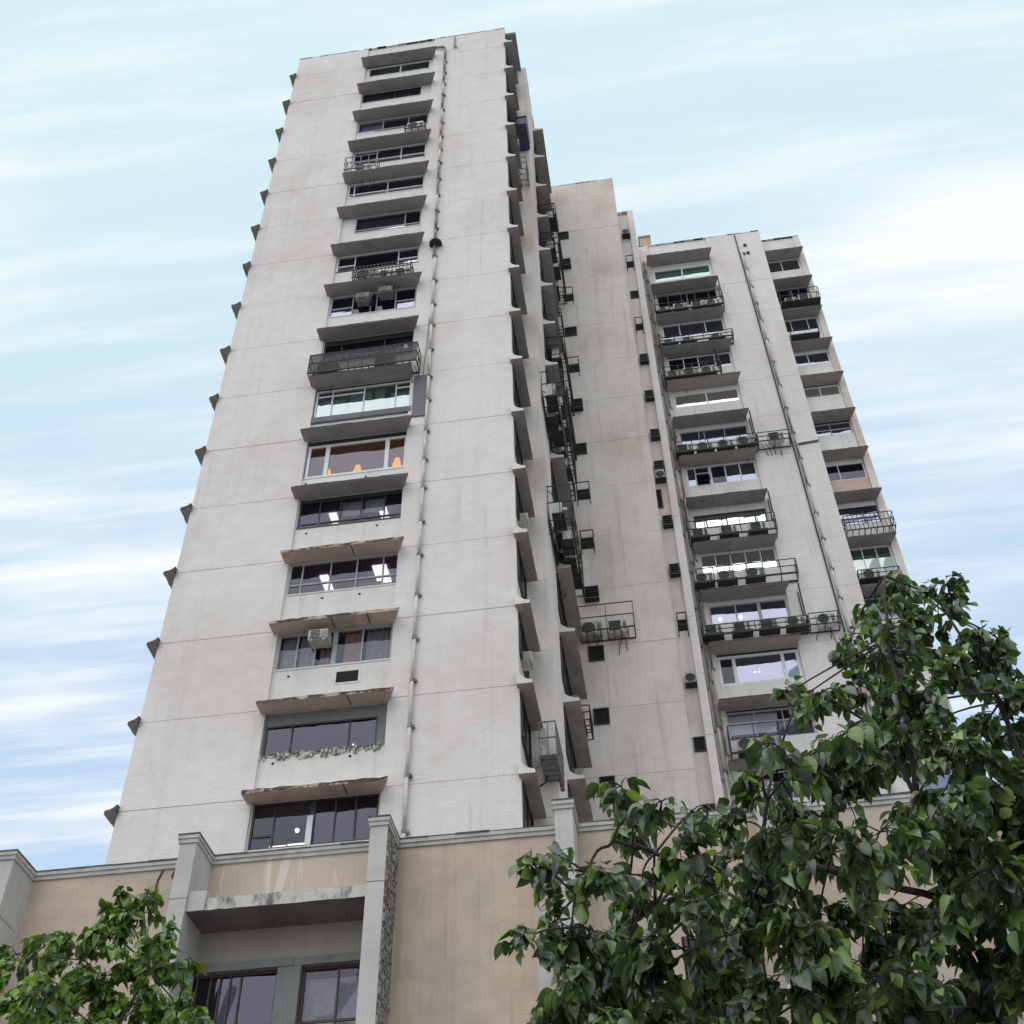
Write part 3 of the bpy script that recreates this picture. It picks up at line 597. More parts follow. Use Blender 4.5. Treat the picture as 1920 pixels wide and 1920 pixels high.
# ------------------------------------------------------------------ podium
PT = 18.8
FINS = [-18.15, -12.98, -7.75, -2.85, 2.3, 7.4, 12.5, 17.6]
def fin(u, broken=False):
    box_part('fin', FP, 'podium_grey', podium, u, u + .47, -.1, 1.25, 0, PT - .27)
    m = MB(FP); m.box(u - .035, u + .505, -.1, 1.29, PT - .27, PT - .15); m.box(u - .06, u + .53, -.1, 1.32, PT - .15, PT - .045); m.build('fin_cap', 'coping_stone', podium)
    box_part('fin_cap_top', FP, 'coping_black', podium, u - .07, u + .54, -.1, 1.33, PT - .045, PT)
    m = MB(FP); m.box(u - .008, u + .478, .2, 1.258, 16.935, 16.955); m.build('fin_joint', 'canopy_concrete', podium)
    if broken:
        m = MB(FP); z = 12.0; fr_r = random.Random(5)
        while z < PT - .3:
            h = fr_r.uniform(.1, .24); nn = .06
            while nn < 1.2:
                w = fr_r.uniform(.10, .26); d = fr_r.uniform(.005, .05); sl = fr_r.uniform(.0, .08)
                a, c = nn, min(nn + w, 1.22); q = u + .47
                m.add([(q, a, z), (q, c, z + sl), (q, c, z + h + sl - .02), (q, a, z + h - .02), (q + d, a + .01, z + .01), (q + d, c - .02, z + sl + .01), (q + d, c - .02, z + h + sl - .03), (q + d, a + .01, z + h - .03)], [(4, 5, 6, 7), (0, 1, 5, 4), (1, 2, 6, 5), (2, 3, 7, 6), (3, 0, 4, 7)])
                nn += w
            z += h
        m.build('broken_render', 'broken_render', podium)
for u in FINS: fin(u, u == -7.75)
for a, c in zip(FINS[:-1], FINS[1:]):
    u0, u1 = a + .472, c - .002
    m = MB(FP); m.box(u0, u1, -.1, .05, PT - .27, PT - .15); m.box(u0, u1, -.1, .085, PT - .15, PT - .045); m.build('coping', 'coping_stone', podium)
    m = MB(FP); uu = u0
    while uu < u1 - .01:
        w = min(random.uniform(.4, 1.1), u1 - uu); m.box(uu, uu + w, -.1, .10 + random.uniform(-.015, .015), PT - .045, PT + random.uniform(-.02, .01)); uu += w
    m.build('coping_top', 'coping_black', podium)
    if a == -12.98: continue
    box_part('wall', FP, 'podium_peach', podium, u0, u1, -.35, 0, 0, PT - .27)
# pale mortar strip and patch on the right panel
m = MB(FP); m.add([(-3.62, .004, 12), (-3.30, .004, 12), (-3.22, .004, 15.4), (-3.36, .004, 16.9), (-3.5, .004, 16.6), (-3.55, .004, 15.0), (-3.68, -.02, 12), (-3.24, -.02, 12), (-3.16, -.02, 15.4), (-3.32, -.02, 17.0), (-3.55, -.02, 16.7), (-3.6, -.02, 15.0)],
   [(0, 1, 2, 3, 4, 5)] + [(i, (i + 1) % 6, 6 + (i + 1) % 6, 6 + i)[::-1] for i in range(6)]); m.build('plaster_patch', 'podium_grey', podium)
# left panel: cracked render, the cracks as shallow grooves of dark filler
for pts in ([(-13.9, .006, 18.5), (-14.0, .006, 18.2), (-14.0, .006, 17.8), (-13.85, .006, 17.5)], [(-13.25, .006, 18.5), (-13.3, .006, 18.1), (-13.35, .006, 17.6), (-13.4, .006, 17.0)], [(-13.55, .006, 18.5), (-13.6, .006, 18.3), (-13.4, .006, 18.05)]):
    m = MB(FP); m.tube(pts, [.035] * len(pts), 5, True); m.build('crack', 'frame_brown', podium)
# recessed bay with projecting slab
u0, u1 = -12.508, -7.752
box_part('wall', FP, 'podium_drips', podium, u0, u1, -.35, 0, 17.52, PT - .27); box_part('wall', FP, 'podium_beige', podium, u0, u1, -.45, -.1, 15.72, 17.52)
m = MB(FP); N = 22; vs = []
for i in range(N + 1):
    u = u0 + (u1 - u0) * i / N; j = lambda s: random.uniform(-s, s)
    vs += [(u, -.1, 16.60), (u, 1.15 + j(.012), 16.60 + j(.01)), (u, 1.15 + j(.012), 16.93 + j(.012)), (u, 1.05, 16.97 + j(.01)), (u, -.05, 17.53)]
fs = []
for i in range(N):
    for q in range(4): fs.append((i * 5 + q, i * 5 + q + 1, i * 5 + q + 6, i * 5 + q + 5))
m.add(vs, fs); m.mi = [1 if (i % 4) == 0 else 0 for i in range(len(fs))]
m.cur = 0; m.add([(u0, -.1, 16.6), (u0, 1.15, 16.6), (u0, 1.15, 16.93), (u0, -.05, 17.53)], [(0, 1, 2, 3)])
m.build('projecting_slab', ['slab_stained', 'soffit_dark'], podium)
box_part('slab_end_block', FP, 'podium_grey', podium, u0 + .003, u0 + .48, .3, 1.165, 16.605, 17.15)
m = MB(FP); uu = u0
while uu < u1 - .01:
    w = min(random.uniform(.3, .7), u1 - uu); m.box(uu, uu + w, -.5, -.03 + random.uniform(-.02, .02), 15.5, 15.72 + random.uniform(-.01, .03)); uu += w
m.build('beam', 'raw_concrete', podium)
box_part('column', FP, 'raw_concrete', podium, -10.27, -9.66, -.5, -.05, 11.5, 15.5)
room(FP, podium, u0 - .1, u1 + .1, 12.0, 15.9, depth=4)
for (a, c, sp, b_) in ((u0 + .02, -10.29, (.18, .30, .42, .55), None), (-9.64, u1 - .02, (.5,), [(.02, .98, 0, .93, 'curtain_grey', .0)])):
    window(FP, podium, a, c, 12.4, 15.49, sp, 'frame_brown', 'glass_dark' if not b_ else 'glass_clear', n=-.28, transom=.55, blinds=b_)
box_part('wall', FP, 'podium_peach', podium, u0, u1, -.5, 0, 0, 12.4)
for (a, c) in ((-2.05, -.9), (.1, 1.9)):      # windows right of the third fin, mostly behind leaves
    m = MB(FP); m.box(a - .06, c + .06, -.02, .012, 12.0, 15.4); m.build('window_reveal', 'void', podium)
    window(FP, podium, a, c, 12.06, 15.34, (.5,), 'frame_brown', 'glass_dark', n=.06)
box_part('roof', WORLD, 'raw_concrete', podium, -18, 18, 29.5, 56, 17.4, 17.9).data.materials[0] = M['podium_grey']

# ------------------------------------------------------------------ air conditioners and racks
def ac_mesh(w, h, d, style):
    fr = Frame((0, 0, 0), (1, 0, 0), (0, -1, 0)); c = MB(fr)
    e = .03
    c.add([(-w / 2, 0, .05), (w / 2, 0, .05), (w / 2, d - e, .05), (-w / 2, d - e, .05), (-w / 2, 0, h), (w / 2, 0, h), (w / 2, d - e, h), (-w / 2, d - e, h)], BOXF)
    c.add([(-w / 2 + e, d - e, .05 + e), (w / 2 - e, d - e, .05 + e), (w / 2 - e, d, .05 + e), (-w / 2 + e, d, .05 + e), (-w / 2 + e, d - e, h - e), (w / 2 - e, d - e, h - e), (w / 2 - e, d, h - e), (-w / 2 + e, d, h - e)], BOXF)
    for s in (-1, 1): c.box(s * w * .33 - .05, s * w * .33 + .05, .02, d - .02, 0, .05)
    f = MB(fr); gq = MB(fr)
    if style == 'fan':
        f.disc((-w * .14, h * .53), h * .40, d - .02, d + .008, 18, 0); 
        for i in range(1, 4): gq.disc((-w * .14, h * .53), h * (.13 * i + .015), d + .008, d + .022, 18, h * .13 * i - .012)
        gq.box(w * .28, w * .46, d, d + .01, h * .2, h * .8)
    elif style == 'grid':
        f.box(-w * .42, w * .18, d - .02, d + .008, h * .14, h * .92)
        for i in range(7): z = h * (.16 + .75 * i / 6); gq.box(-w * .43, w * .19, d + .008, d + .02, z - .008, z + .008)
        gq.box(w * .28, w * .46, d, d + .01, h * .2, h * .8)
    else:
        f.box(-w * .36, w * .10, d - .02, d + .008, h * .18, h * .88)
        for i in range(6): z = h * (.2 + .66 * i / 5); gq.box(-w * .37, w * .11, d + .008, d + .02, z - .008, z + .008)
        for i in range(5): z = h * (.25 + .5 * i / 4); gq.box(w * .18, w * .42, d, d + .012, z, z + .02)
    return c, f, gq
ACM = {}
for key, (w, h, d, st, cm_) in {'fan': (.86, .66, .32, 'fan', 'ac_white'), 'fan_grey': (.9, .72, .34, 'fan', 'ac_grey'), 'grid': (.84, .66, .34, 'grid', 'ac_white'), 'window': (.66, .44, .55, 'win', 'ac_cream'), 'window_dirty': (.62, .42, .5, 'win', 'iron_grey'), 'fan_small': (.7, .55, .28, 'fan', 'ac_white')}.items():
    c, f, gq = ac_mesh(w, h, d, st)
    ACM[key] = (c.mesh('casing', cm_), f.mesh('fan', 'ac_black'), gq.mesh('grille', 'iron_grey' if st != 'win' else 'ac_grey'))
def ac(key, loc, label, rz=0.0, group='air conditioners on the facades'):
    t = thing('air_conditioner', label, 'air conditioner', loc, group); t.rotation_euler = (0, 0, rz)
    put('casing', ACM[key][0], t); put('fan', ACM[key][1], t); put('grille', ACM[key][2], t)
    return t
def rack(fr, label, u0, u1, z0, z1, n0, n1, dens=.45, mat='iron', mesh_=False, group='metal racks on the facades', drips=True, name='air_conditioner_rack', solid=False, thick=1.0, pitch=.28, posts=0.0):
    base = fr.p((u0 + u1) / 2, 0, z0); t = thing(name, label, 'metal rack', base, group)
    m = MB(fr); w = .05 * thick
    for n in (n0, n1 - w): m.box(u0, u1, n, n + w, z0, z0 + w)
    k = max(2, int((u1 - u0) / pitch))
    for i in range(k + 1): u = u0 + (u1 - u0 - .04) * i / k; m.box(u, u + .04, n0 + w, n1 - w, z0 + .005, z0 + .03)
    if solid: m.box(u0 + .02, u1 - .02, n0 + .03, n1 - .03, z0 + .032, z0 + .05)
    m.build('platform', mat, t)
    m = MB(fr)
    for zz in ((z1 - .04,) if z1 - z0 < .6 else (z1 - .04, (z0 + z1) / 2)):
        m.box(u0, u1, n1 - .035, n1, zz, zz + .035)
        for u in (u0, u1 - .035): m.box(u, u + .035, n0, n1 - .035, zz, zz + .035)
    k = max(2, int((u1 - u0) / dens))
    for i in range(k + 1):
        u = u0 + (u1 - u0 - .03) * i / k; m.box(u, u + .03 * thick, n1 - .033, n1 - .003, z0 + w, z1 - .04)
    for n in (n0 + .02, (n0 + n1) / 2):
        for u in (u0, u1 - .03): m.box(u, u + .03, n, n + .03, z0 + w, z1 - .04)
    if mesh_:
        k = int((u1 - u0) / .055)
        for i in range(k): u = u0 + (u1 - u0) * (i + .5) / k; m.box(u, u + .026, n1 - .03, n1 - .012, z0 + w, z1 - .04)
        k = int((z1 - z0) / .06)
        for i in range(k): z = z0 + (z1 - z0) * (i + .5) / k; m.box(u0, u1, n1 - .028, n1 - .014, z, z + .022)
    m.build('railing', mat, t)
    if posts:
        for u in (u0 + .02, u1 - .09):
            m = MB(fr); m.box(u, u + .07, n1 - .08, n1 - .01, z1, posts); m.box(u, u + .06, n0, n0 + .06, z1, posts); m.build('post', mat, t)
    if drips:
        rr = random.Random(int(u0 * 100 + z0 * 7)); m = MB(fr)
        for i in range(rr.randint(2, 4)):
            u = rr.uniform(u0 + .1, u1 - .1); l = rr.uniform(.3, .8); s = rr.uniform(-.35, .35)
            m.tube([(u, n0 + .05, z0 + .5), (u + s * .4, n0 + .12, z0 + .1), (u + s * .8, n0 + .04, z0 - l * .4), (u + s, .03, z0 - l)], [.018] * 4, 5, True)
        m.build('cables', 'iron', t)
    return t
def ordn(i, n):
    return 'leftmost' if i == 0 else ('rightmost' if i == n - 1 else ['', 'second', 'third', 'fourth', 'fifth', 'sixth'][i] + ' from left')
def tray(fr, t, u, z, n, w=.98):
    m = MB(fr); m.box(u - w / 2, u + w / 2, n - .06, n + .40, z - .07, z - .006); m.box(u - w / 2, u + w / 2, n + .40, n + .43, z - .10, z + .05); m.build('tray', 'iron', t)
def row(fr, units, z, n, where, on=None):
    """row of air conditioners on a rack; units = (key, u)"""
    for i, (key, u) in enumerate(units):
        p = fr.p(u, n, z)
        if on: tray(fr, on, u, z, n)
        lab = f"{'white' if key != 'fan_grey' else 'grey'} air conditioner {'' if len(units) == 1 else ordn(i, len(units)) + ' '}outside {where}"
        ac(key, p, lab, random.uniform(-.03, .03))

# front tower
fw_ = lambda k: f"front tower's {ordk(k)} window{'' if k == 15 else ' from the top'}"
row(F1, [('fan', -8.75)], ZC(13) - 2.30, .02, fw_(13)); 
rack(F1, 'short iron rack carrying one air conditioner outside ' + fw_(13), -9.3, -8.2, ZC(13) - 2.36, ZC(13) - 2.0, 0, .42, drips=False)
rack(F1, 'grey iron cage with a white air conditioner outside ' + fw_(12), -12.15, -10.5, ZC(12) - 2.85, ZC(12) - 1.7, 0, .62, .35, 'iron_grey'); row(F1, [('fan', -11.3)], ZC(12) - 2.78, .05, fw_(12))
rack(F1, 'long low cage of tangled dark ironwork outside ' + fw_(9), -10.95, -8.3, ZC(9) - 2.95, ZC(9) - 2.15, 0, .66, .16, 'iron'); row(F1, [('fan_grey', -10.4), ('fan_small', -9.5), ('fan_small', -8.75)], ZC(9) - 2.83, .1, fw_(9))
for i, (u, z) in enumerate(((-10.45, -1.0), (-9.45, -.75))):
    ac('window_dirty', F1.p(u, -.12, ZC(8) + z), f"grimy box air conditioner, {'left' if i == 0 else 'right'} one hanging in {fw_(8)}")
t = rack(F1, 'wide dark caged balcony with mesh front outside ' + fw_(7), -12.25, -7.75, ZC(7) - 3.05, ZC(7) - 1.85, .0, .70, .55, 'iron', True)
row(F1, [('fan_grey', -11.5), ('grid', -9.1)], ZC(7) - 2.98, .2, fw_(7))
m = MB(F1); K = 26; vs = []
for i in range(K + 1):
    u = -11.0 + 1.8 * i / K; vs += [(u, .62 + .02 * math.sin(i * 1.3), ZC(7) - 2.34 + .04 * math.sin(i * .8)), (u, .62 + .02 * math.sin(i * 1.1), ZC(7) - 2.22 + .03 * math.sin(i * .6))]
m.add(vs, [(2 * i, 2 * i + 2, 2 * i + 3, 2 * i + 1) for i in range(K)])
tag(m.build('hanging_cloth', 'towel_yellow'), 'strip of yellowish cloth hung inside the dark caged balcony', 'cloth')
ac('window', F1.p(-10.53, -.15, ZC(2) - .72), 'cream box air conditioner stuck out of the curtained window low on front tower')
# right flank of the front tower
m = MB(S1)
for i in range(5): m.box(31.35 + .38 * i, 31.35 + .38 * i + .3, .5, .62, ZC(1) - 1.78, ZC(1) - .75)
tag(m.build('shutter_stack', 'ac_grey'), "row of pale grey shutters standing in the low cage on front tower's flank", 'shutters')
for i, (k, y, key) in enumerate(((4, 31.6, 'window'), (2, 31.5, 'window'))):
    ac(key, S1.p(y, .0, ZC(k) - 1.62), f"white box air conditioner on front tower's flank, {'upper' if k == 4 else 'lower'} of two near its edge")
for i, (k, y) in enumerate(((3, 38.8), (2, 38.9), (5, 37.0))):
    ac('window', S2.p(y, .0, ZC(k) - 1.4), f"white box air conditioner under stepped flank's {ordk(k)} canopy from the top")
rack(S1, "iron cage with grey shutters low on front tower's flank", 31.2, 33.3, ZC(1) - 1.85, ZC(1) - .6, .42, .98, .22, 'iron_grey', solid=True)
rack(S1, "white-railed iron cage high on front tower's flank, under the fourth canopy", 31.6, 32.9, ZC(12) - 1.65, ZC(12) - .45, .3, .78, .25, 'iron_grey')
def sidecage(k, y0, y1, z0, z1, n1, units, lab, dens=.3, mat='iron'):
    t = rack(S2, lab, y0, y1, z0, z1, .02, n1, .9, mat, False, 'metal racks on the facades', thick=1.6, pitch=.55)
    for i, (key, y) in enumerate(units):
        dz = random.choice((.12, .12, .3, .5)); dn = random.uniform(.05, n1 - .5)
        tray(S2, t, y, z0 + dz, dn, random.uniform(.8, 1.05))
        ac(key, S2.p(y, dn, z0 + dz), f"{'white' if key != 'fan_grey' else 'grey'} air conditioner {ordn(i, len(units)) if len(units) > 1 else ''} in {lab.split(' on ')[0].replace('black iron ', '')}".replace('leftmost', 'nearest').replace('rightmost', 'farthest').replace('from left', 'in line').replace('  ', ' '), math.pi / 2 + random.uniform(-.08, .08))
    if len(units) > 2:      # a second tier stacked on the first
        for i, (key, y) in enumerate(units[:-1]):
            kk = random.choice(('fan_small', 'fan_grey', 'grid')); tray(S2, t, y + .5, z0 + .98, .2, .8)
            ac(kk, S2.p(y + .5, .2, z0 + .98), f"upper-tier air conditioner {ordn(i, len(units))} in {lab.split(' on ')[0].replace('black iron ', '')}".replace('leftmost', 'nearest').replace('from left', 'in line'), math.pi / 2 + random.uniform(-.1, .1))
    for i in range(3):      # odd lengths of conduit and sagging cable between the units
        m = MB(S2); y = random.uniform(y0 + .3, y1 - .8); nn = random.uniform(.1, n1 - .1); zz = random.uniform(z0 + .2, z1)
        m.tube([(y, .02, zz + .5), (y + .1, nn, zz + .2), (y + .5, nn, zz - .1), (y + .8, nn * .6, zz - .5), (y + .9, .03, zz - 1.2)], [.022] * 5, 5, True); m.build('cable', 'iron', t)
sidecage(6, 32.75, 38.0, 41.0, 42.7, .95, [('fan', 33.4), ('fan_grey', 34.5), ('grid', 35.6), ('fan_grey', 36.7), ('fan', 37.6)], 'big black iron side cage on the stepped flank, upper of the pair', .22)
sidecage(4, 33.0, 37.6, 34.0, 35.9, .95, [('fan', 33.6), ('grid', 34.7), ('fan_grey', 35.8), ('fan_grey', 36.9)], 'deep black iron lower cage on the stepped flank beneath another', .22)
sidecage(13, 36.6, 40.3, 61.2, 62.4, .95, [('fan', 37.4), ('fan_grey', 38.6), ('grid', 39.7)], 'highest black iron cage on the stepped flank, against the sky', .3)
sidecage(12, 36.4, 40.4, 58.0, 59.2, 1.0, [('fan_grey', 37.2), ('fan', 38.5), ('grid', 39.7)], 'second highest black iron cage on the stepped flank', .3)
sidecage(9, 36.2, 40.2, 48.2, 49.6, .95, [('grid', 37.0), ('fan', 38.2), ('fan_grey', 39.4)], 'narrow black iron middle cage on the stepped flank', .3)
sidecage(8, 36.6, 40.3, 45.0, 46.2, .9, [('fan', 37.4), ('grid', 38.8)], 'shallow black iron midway cage on the stepped flank', .35)
for k, y in ((14, 38.6), (11, 39.2), (10, 38.2), (7, 38.9), (3, 39.3)):
    t = rack(S2, f"small black bracket at the stepped flank's {ordk(k)} canopy, far end", y - .7, y + .7, ZC(k) - 1.9, ZC(k) - 1.2, .02, .75, .7, 'iron', thick=1.3, pitch=.6)
    tray(S2, t, y, ZC(k) - 1.8, .1); ac(random.choice(('fan', 'grid', 'fan_grey')), S2.p(y, .12, ZC(k) - 1.8), f"air conditioner on small bracket at the stepped flank's {ordk(k)} canopy", math.pi / 2)
for u, r_ in ((40.05, .06), (40.3, .09), (40.55, .05)): pipe(S2, tower, u, 19.0, 70.0, r_, ('iron', 'pipe_dirty', 'iron_grey'), 2.6, n=.14, name='service_pipe')
# middle block rack
rack(F2, 'open iron rack on the middle block holding two dark air conditioners', -2.7, -.35, ZC(4) + .35, ZC(4) + 1.75, .02, .85, 1.1, 'iron_rusty')
for i, u in enumerate((-2.2, -1.1)): ac('grid' if i else 'fan_grey', F2.p(u, .15, ZC(4) + .42), f"{'right' if i else 'left'} air conditioner on the middle block's open iron rack")
# rear tower
rw = lambda k: f"rear tower's {ordk(k)} window{'' if k == 15 else ' from the top'}"
fr5 = lambda k: f"far right bay's {ordk(k)} window{'' if k == 15 else ' from the top'}"
R4 = {14: (2.95, 7.15, -2.75, -1.3, [('fan_small', 3.5), ('fan', 4.5), ('grid', 5.6), ('fan', 6.5)]), 13: (2.9, 7.25, -2.8, -2.15, [('fan_small', 3.5), ('fan_small', 4.6), ('fan_small', 6.3)]),
      12: (2.85, 6.15, -2.75, -1.75, [('fan', 3.45), ('fan_grey', 4.4), ('fan', 5.4)]), 10: (2.85, 7.2, -2.75, -1.9, [('grid', 3.3), ('fan', 4.4), ('fan', 5.5), ('fan_grey', 6.6)]),
      8: (2.75, 7.2, -2.72, -1.55, [('grid', 3.35), ('grid', 4.8), ('grid', 6.25)]), 7: (2.85, 7.7, -2.55, -1.6, [('fan', 3.2), ('fan', 4.3), ('fan', 5.65)]),
      6: (2.7, 7.6, -2.62, -2.0, [('grid', 3.2), ('grid', 4.55), ('grid', 5.8), ('fan', 7.05)]), 4: (3.1, 5.3, -2.75, -1.3, [('fan_grey', 3.9), ('fan_grey', 4.9)])}
for k, (u0, u1, a, c, un) in R4.items():
    t = rack(F4, 'black iron rack loaded with air conditioners outside ' + rw(k), u0, u1, ZC(k) + a, ZC(k) + c, .03, .72, .75, 'iron', pitch=.7, thick=1.5, posts=ZC(k) - .01 if k in (14, 12, 10, 8, 6) else 0.0)
    row(F4, un, ZC(k) + a + .12, .24, rw(k), t)
for k, u0, u1, key in ((10, 7.25, 9.0, 'grid'), (6, 7.65, 9.05, 'fan')):
    rack(F4, f"iron rack on blank wall right of {rw(k)}", u0, u1, ZC(k) - 2.62, ZC(k) - 1.9, .03, .7, .7, pitch=.6); ac(key, F4.p((u0 + u1) / 2 + .1, .25, ZC(k) - 2.56), f"white air conditioner on blank wall right of {rw(k)}")
rack(F5, 'iron rack jutting from ' + fr5(14), 10.65, 13.05, ZC(14) - 2.4, ZC(14) - 1.2, .03, .75, .5, solid=True); row(F5, [('fan_small', 11.3), ('grid', 12.2)], ZC(14) - 2.33, .28, fr5(14))
rack(F5, 'black tray rack under ' + fr5(13), 10.7, 12.4, ZC(13) - 2.4, ZC(13) - 1.95, .03, .62, .6, solid=True)
rack(F5, 'ornate iron railing outside ' + fr5(8), 10.65, 13.1, ZC(8) - 2.65, ZC(8) - 1.6, .03, .7, .22); 
rack(F5, 'black tray rack under ' + fr5(7), 10.6, 12.6, ZC(7) - 2.7, ZC(7) - 2.1, .03, .7, .6, solid=True); row(F5, [('fan', 11.25)], ZC(7) - 2.64, .2, fr5(7))
rack(F5, 'black tray rack under ' + fr5(6), 10.6, 12.6, ZC(6) - 2.7, ZC(6) - 2.1, .03, .7, .6, solid=True)

# ------------------------------------------------------------------ trees
RT = [(1.55, 6.52, 6.89, 0.149), (1.48, 6.64, 6.24, 0.216), (1.35, 6.7, 6.36, 0.164), (1.41, 6.84, 6.04, 0.217), (1.58, 6.64, 6.53, 0.184), (1.82, 6.82, 7.21, 0.177), (1.06, 5.93, 5.35, 0.186), (1.66, 6.37, 6.52, 0.215), (1.64, 6.84, 6.04, 0.29), (1.06, 6.55, 5.83, 0.155), (0.89, 6.8, 6.43, 0.103), (-0.23, 6.01, 5.35, 0.108), (0.16, 6.37, 5.37, 0.129), (-0.67, 6.15, 5.02, 0.139),
      (-0.68, 5.75, 4.77, 0.13), (-0.6, 6.33, 4.98, 0.189), (-0.78, 6.0, 4.49, 0.132), (-0.68, 6.45, 4.79, 0.221), (-0.51, 6.49, 4.7, 0.252), (-0.17, 5.42, 4.93, 0.106), (-0.01, 5.33, 4.82, 0.122), (-0.17, 6.89, 5.56, 0.208), (0.05, 5.79, 4.85, 0.174), (-0.33, 5.75, 4.62, 0.199), (-0.18, 7.19, 5.28, 0.282), (0.07, 6.19, 4.75, 0.243), (-0.3, 6.89, 4.77, 0.265), (-0.02, 6.21, 4.47, 0.269), (-0.62, 6.51, 4.33, 0.186), (-0.39, 5.59, 3.91, 0.185), (-0.19, 6.51, 4.3, 0.277), (0.1, 6.95, 4.52, 0.296), (0.3, 6.29, 4.97, 0.218), (0.39, 6.71, 5.47, 0.169), (0.6, 6.58, 5.59, 0.202), (0.61, 5.42, 5.13, 0.142), (0.96, 6.74, 6.34, 0.163), (1.05, 6.42, 6.14, 0.121), (0.82, 5.87, 5.34, 0.184), (0.96, 5.36, 5.14, 0.142), (0.83, 6.94, 5.6, 0.246), (1.0, 6.2, 5.32, 0.255), (1.31, 6.67, 5.8, 0.209), (1.45, 6.97, 6.85, 0.174), (1.38, 6.66, 6.75, 0.093), (1.57, 7.05, 6.71, 0.193), (1.48, 6.05, 6.29, 0.153), (1.78, 6.82, 7.36, 0.139), (1.42, 6.14, 5.74, 0.198), (0.41, 7.08, 5.03, 0.31), (0.62, 6.97, 5.31, 0.311), (0.77, 5.49, 4.55, 0.274), (1.03, 5.56, 4.68, 0.253), (0.58, 5.71, 4.3, 0.277), (1.12, 7.13, 5.07, 0.385), (0.36, 6.13, 4.21, 0.291), (0.7, 6.49, 4.31, 0.339), (0.92, 5.87, 4.1, 0.31), (1.88, 6.26, 6.67, 0.253), (1.62, 6.03, 5.86, 0.297), (1.57, 5.97, 5.31, 0.346), (1.5, 6.41, 5.12, 0.358), (1.38, 6.41, 4.62, 0.378), (1.42, 7.02, 4.44, 0.404), (2.28, 6.6, 6.53, 0.373), (2.26, 7.06, 6.24, 0.458), (2.08, 6.93, 5.57, 0.468), (1.99, 7.18, 5.15, 0.468), (1.69, 6.58, 4.38, 0.417), (-0.36, 5.61, 3.68, 0.236), (-0.01, 6.94, 4.14, 0.355), (0.43, 7.13, 4.15, 0.364), (0.85, 7.02, 4.11, 0.393), (1.15, 6.38, 3.83, 0.359), (1.54, 6.66, 3.93, 0.378), (2.17, 5.7, 5.48, 0.379), (2.4, 6.88, 5.51, 0.505), (1.98, 6.39, 4.47, 0.477),
      (-0.38, 6.87, 4.7, 0.244), (-0.27, 7.22, 4.65, 0.258), (0.55, 5.61, 4.77, 0.197), (1.31, 6.07, 4.96, 0.175), (1.89, 7.35, 4.64, 0.284), (1.58, 5.91, 4.61, 0.261), (-0.49, 6.51, 4.15, 0.236), (0.13, 5.97, 4.59, 0.165), (1.75, 7.16, 5.55, 0.231), (1.68, 7.11, 4.29, 0.291), (0.61, 5.84, 4.1, 0.206), (1.72, 7.45, 5.79, 0.344), (0.53, 7.59, 5.58, 0.264), (0.94, 6.59, 3.98, 0.23), (0.56, 6.04, 4.16, 0.228), (0.6, 5.96, 4.32, 0.177), (0.06, 6.29, 4.03, 0.232), (-0.69, 7.15, 4.62, 0.238), (1.08, 7.4, 4.84, 0.332), (0.22, 7.52, 4.39, 0.275), (1.48, 6.35, 4.65, 0.204), (1.46, 5.74, 4.88, 0.258), (1.39, 7.27, 5.13, 0.204), (1.46, 7.09, 4.15, 0.248), (-0.18, 6.65, 4.14, 0.262), (1.44, 7.36, 4.58, 0.279), (0.38, 7.3, 5.04, 0.237), (0.77, 7.14, 5.54, 0.198), (0.75, 5.65, 3.7, 0.209), (0.83, 6.77, 4.28, 0.209), (0.22, 7.41, 4.4, 0.209), (-0.47, 6.91, 4.41, 0.196), (0.71, 6.59, 5.14, 0.209), (0.19, 6.7, 4.54, 0.182), (1.04, 7.15, 4.38, 0.293), (-0.57, 5.95, 4.19, 0.237), (-0.13, 6.23, 4.38, 0.169), (1.67, 6.61, 5.12, 0.258), (1.96, 6.8, 5.6, 0.267), (0.93, 6.22, 3.88, 0.242), (0.52, 5.73, 4.31, 0.243), (1.73, 6.24, 4.8, 0.299), (-0.66, 7.12, 4.6, 0.247), (1.1, 6.89, 5.92, 0.26)]
LT = [(-3.93, 8.0, 5.87, 0.173), (-3.58, 7.69, 5.53, 0.184), (-4.22, 8.8, 5.93, 0.28), (-4.03, 8.99, 5.87, 0.211), (-3.37, 7.72, 5.37, 0.081), (-4.05, 8.72, 5.54, 0.272), (-3.55, 8.17, 5.24, 0.168), (-3.26, 7.81, 5.01, 0.08), (-4.15, 8.01, 5.77, 0.26), (-4.67, 8.68, 5.91, 0.376), (-4.46, 8.82, 5.7, 0.374), (-4.35, 7.66, 5.23, 0.333), (-4.8, 8.46, 5.29, 0.363), (-4.0, 7.66, 4.88, 0.323), (-4.04, 8.61, 5.14, 0.354), (-3.44, 8.06, 4.86, 0.204), (-5.03, 8.83, 6.19, 0.243), (-5.4, 8.97, 6.15, 0.299), (-3.95, 8.05, 6.05, 0.15), (-4.2, 8.2, 6.1, 0.18)]
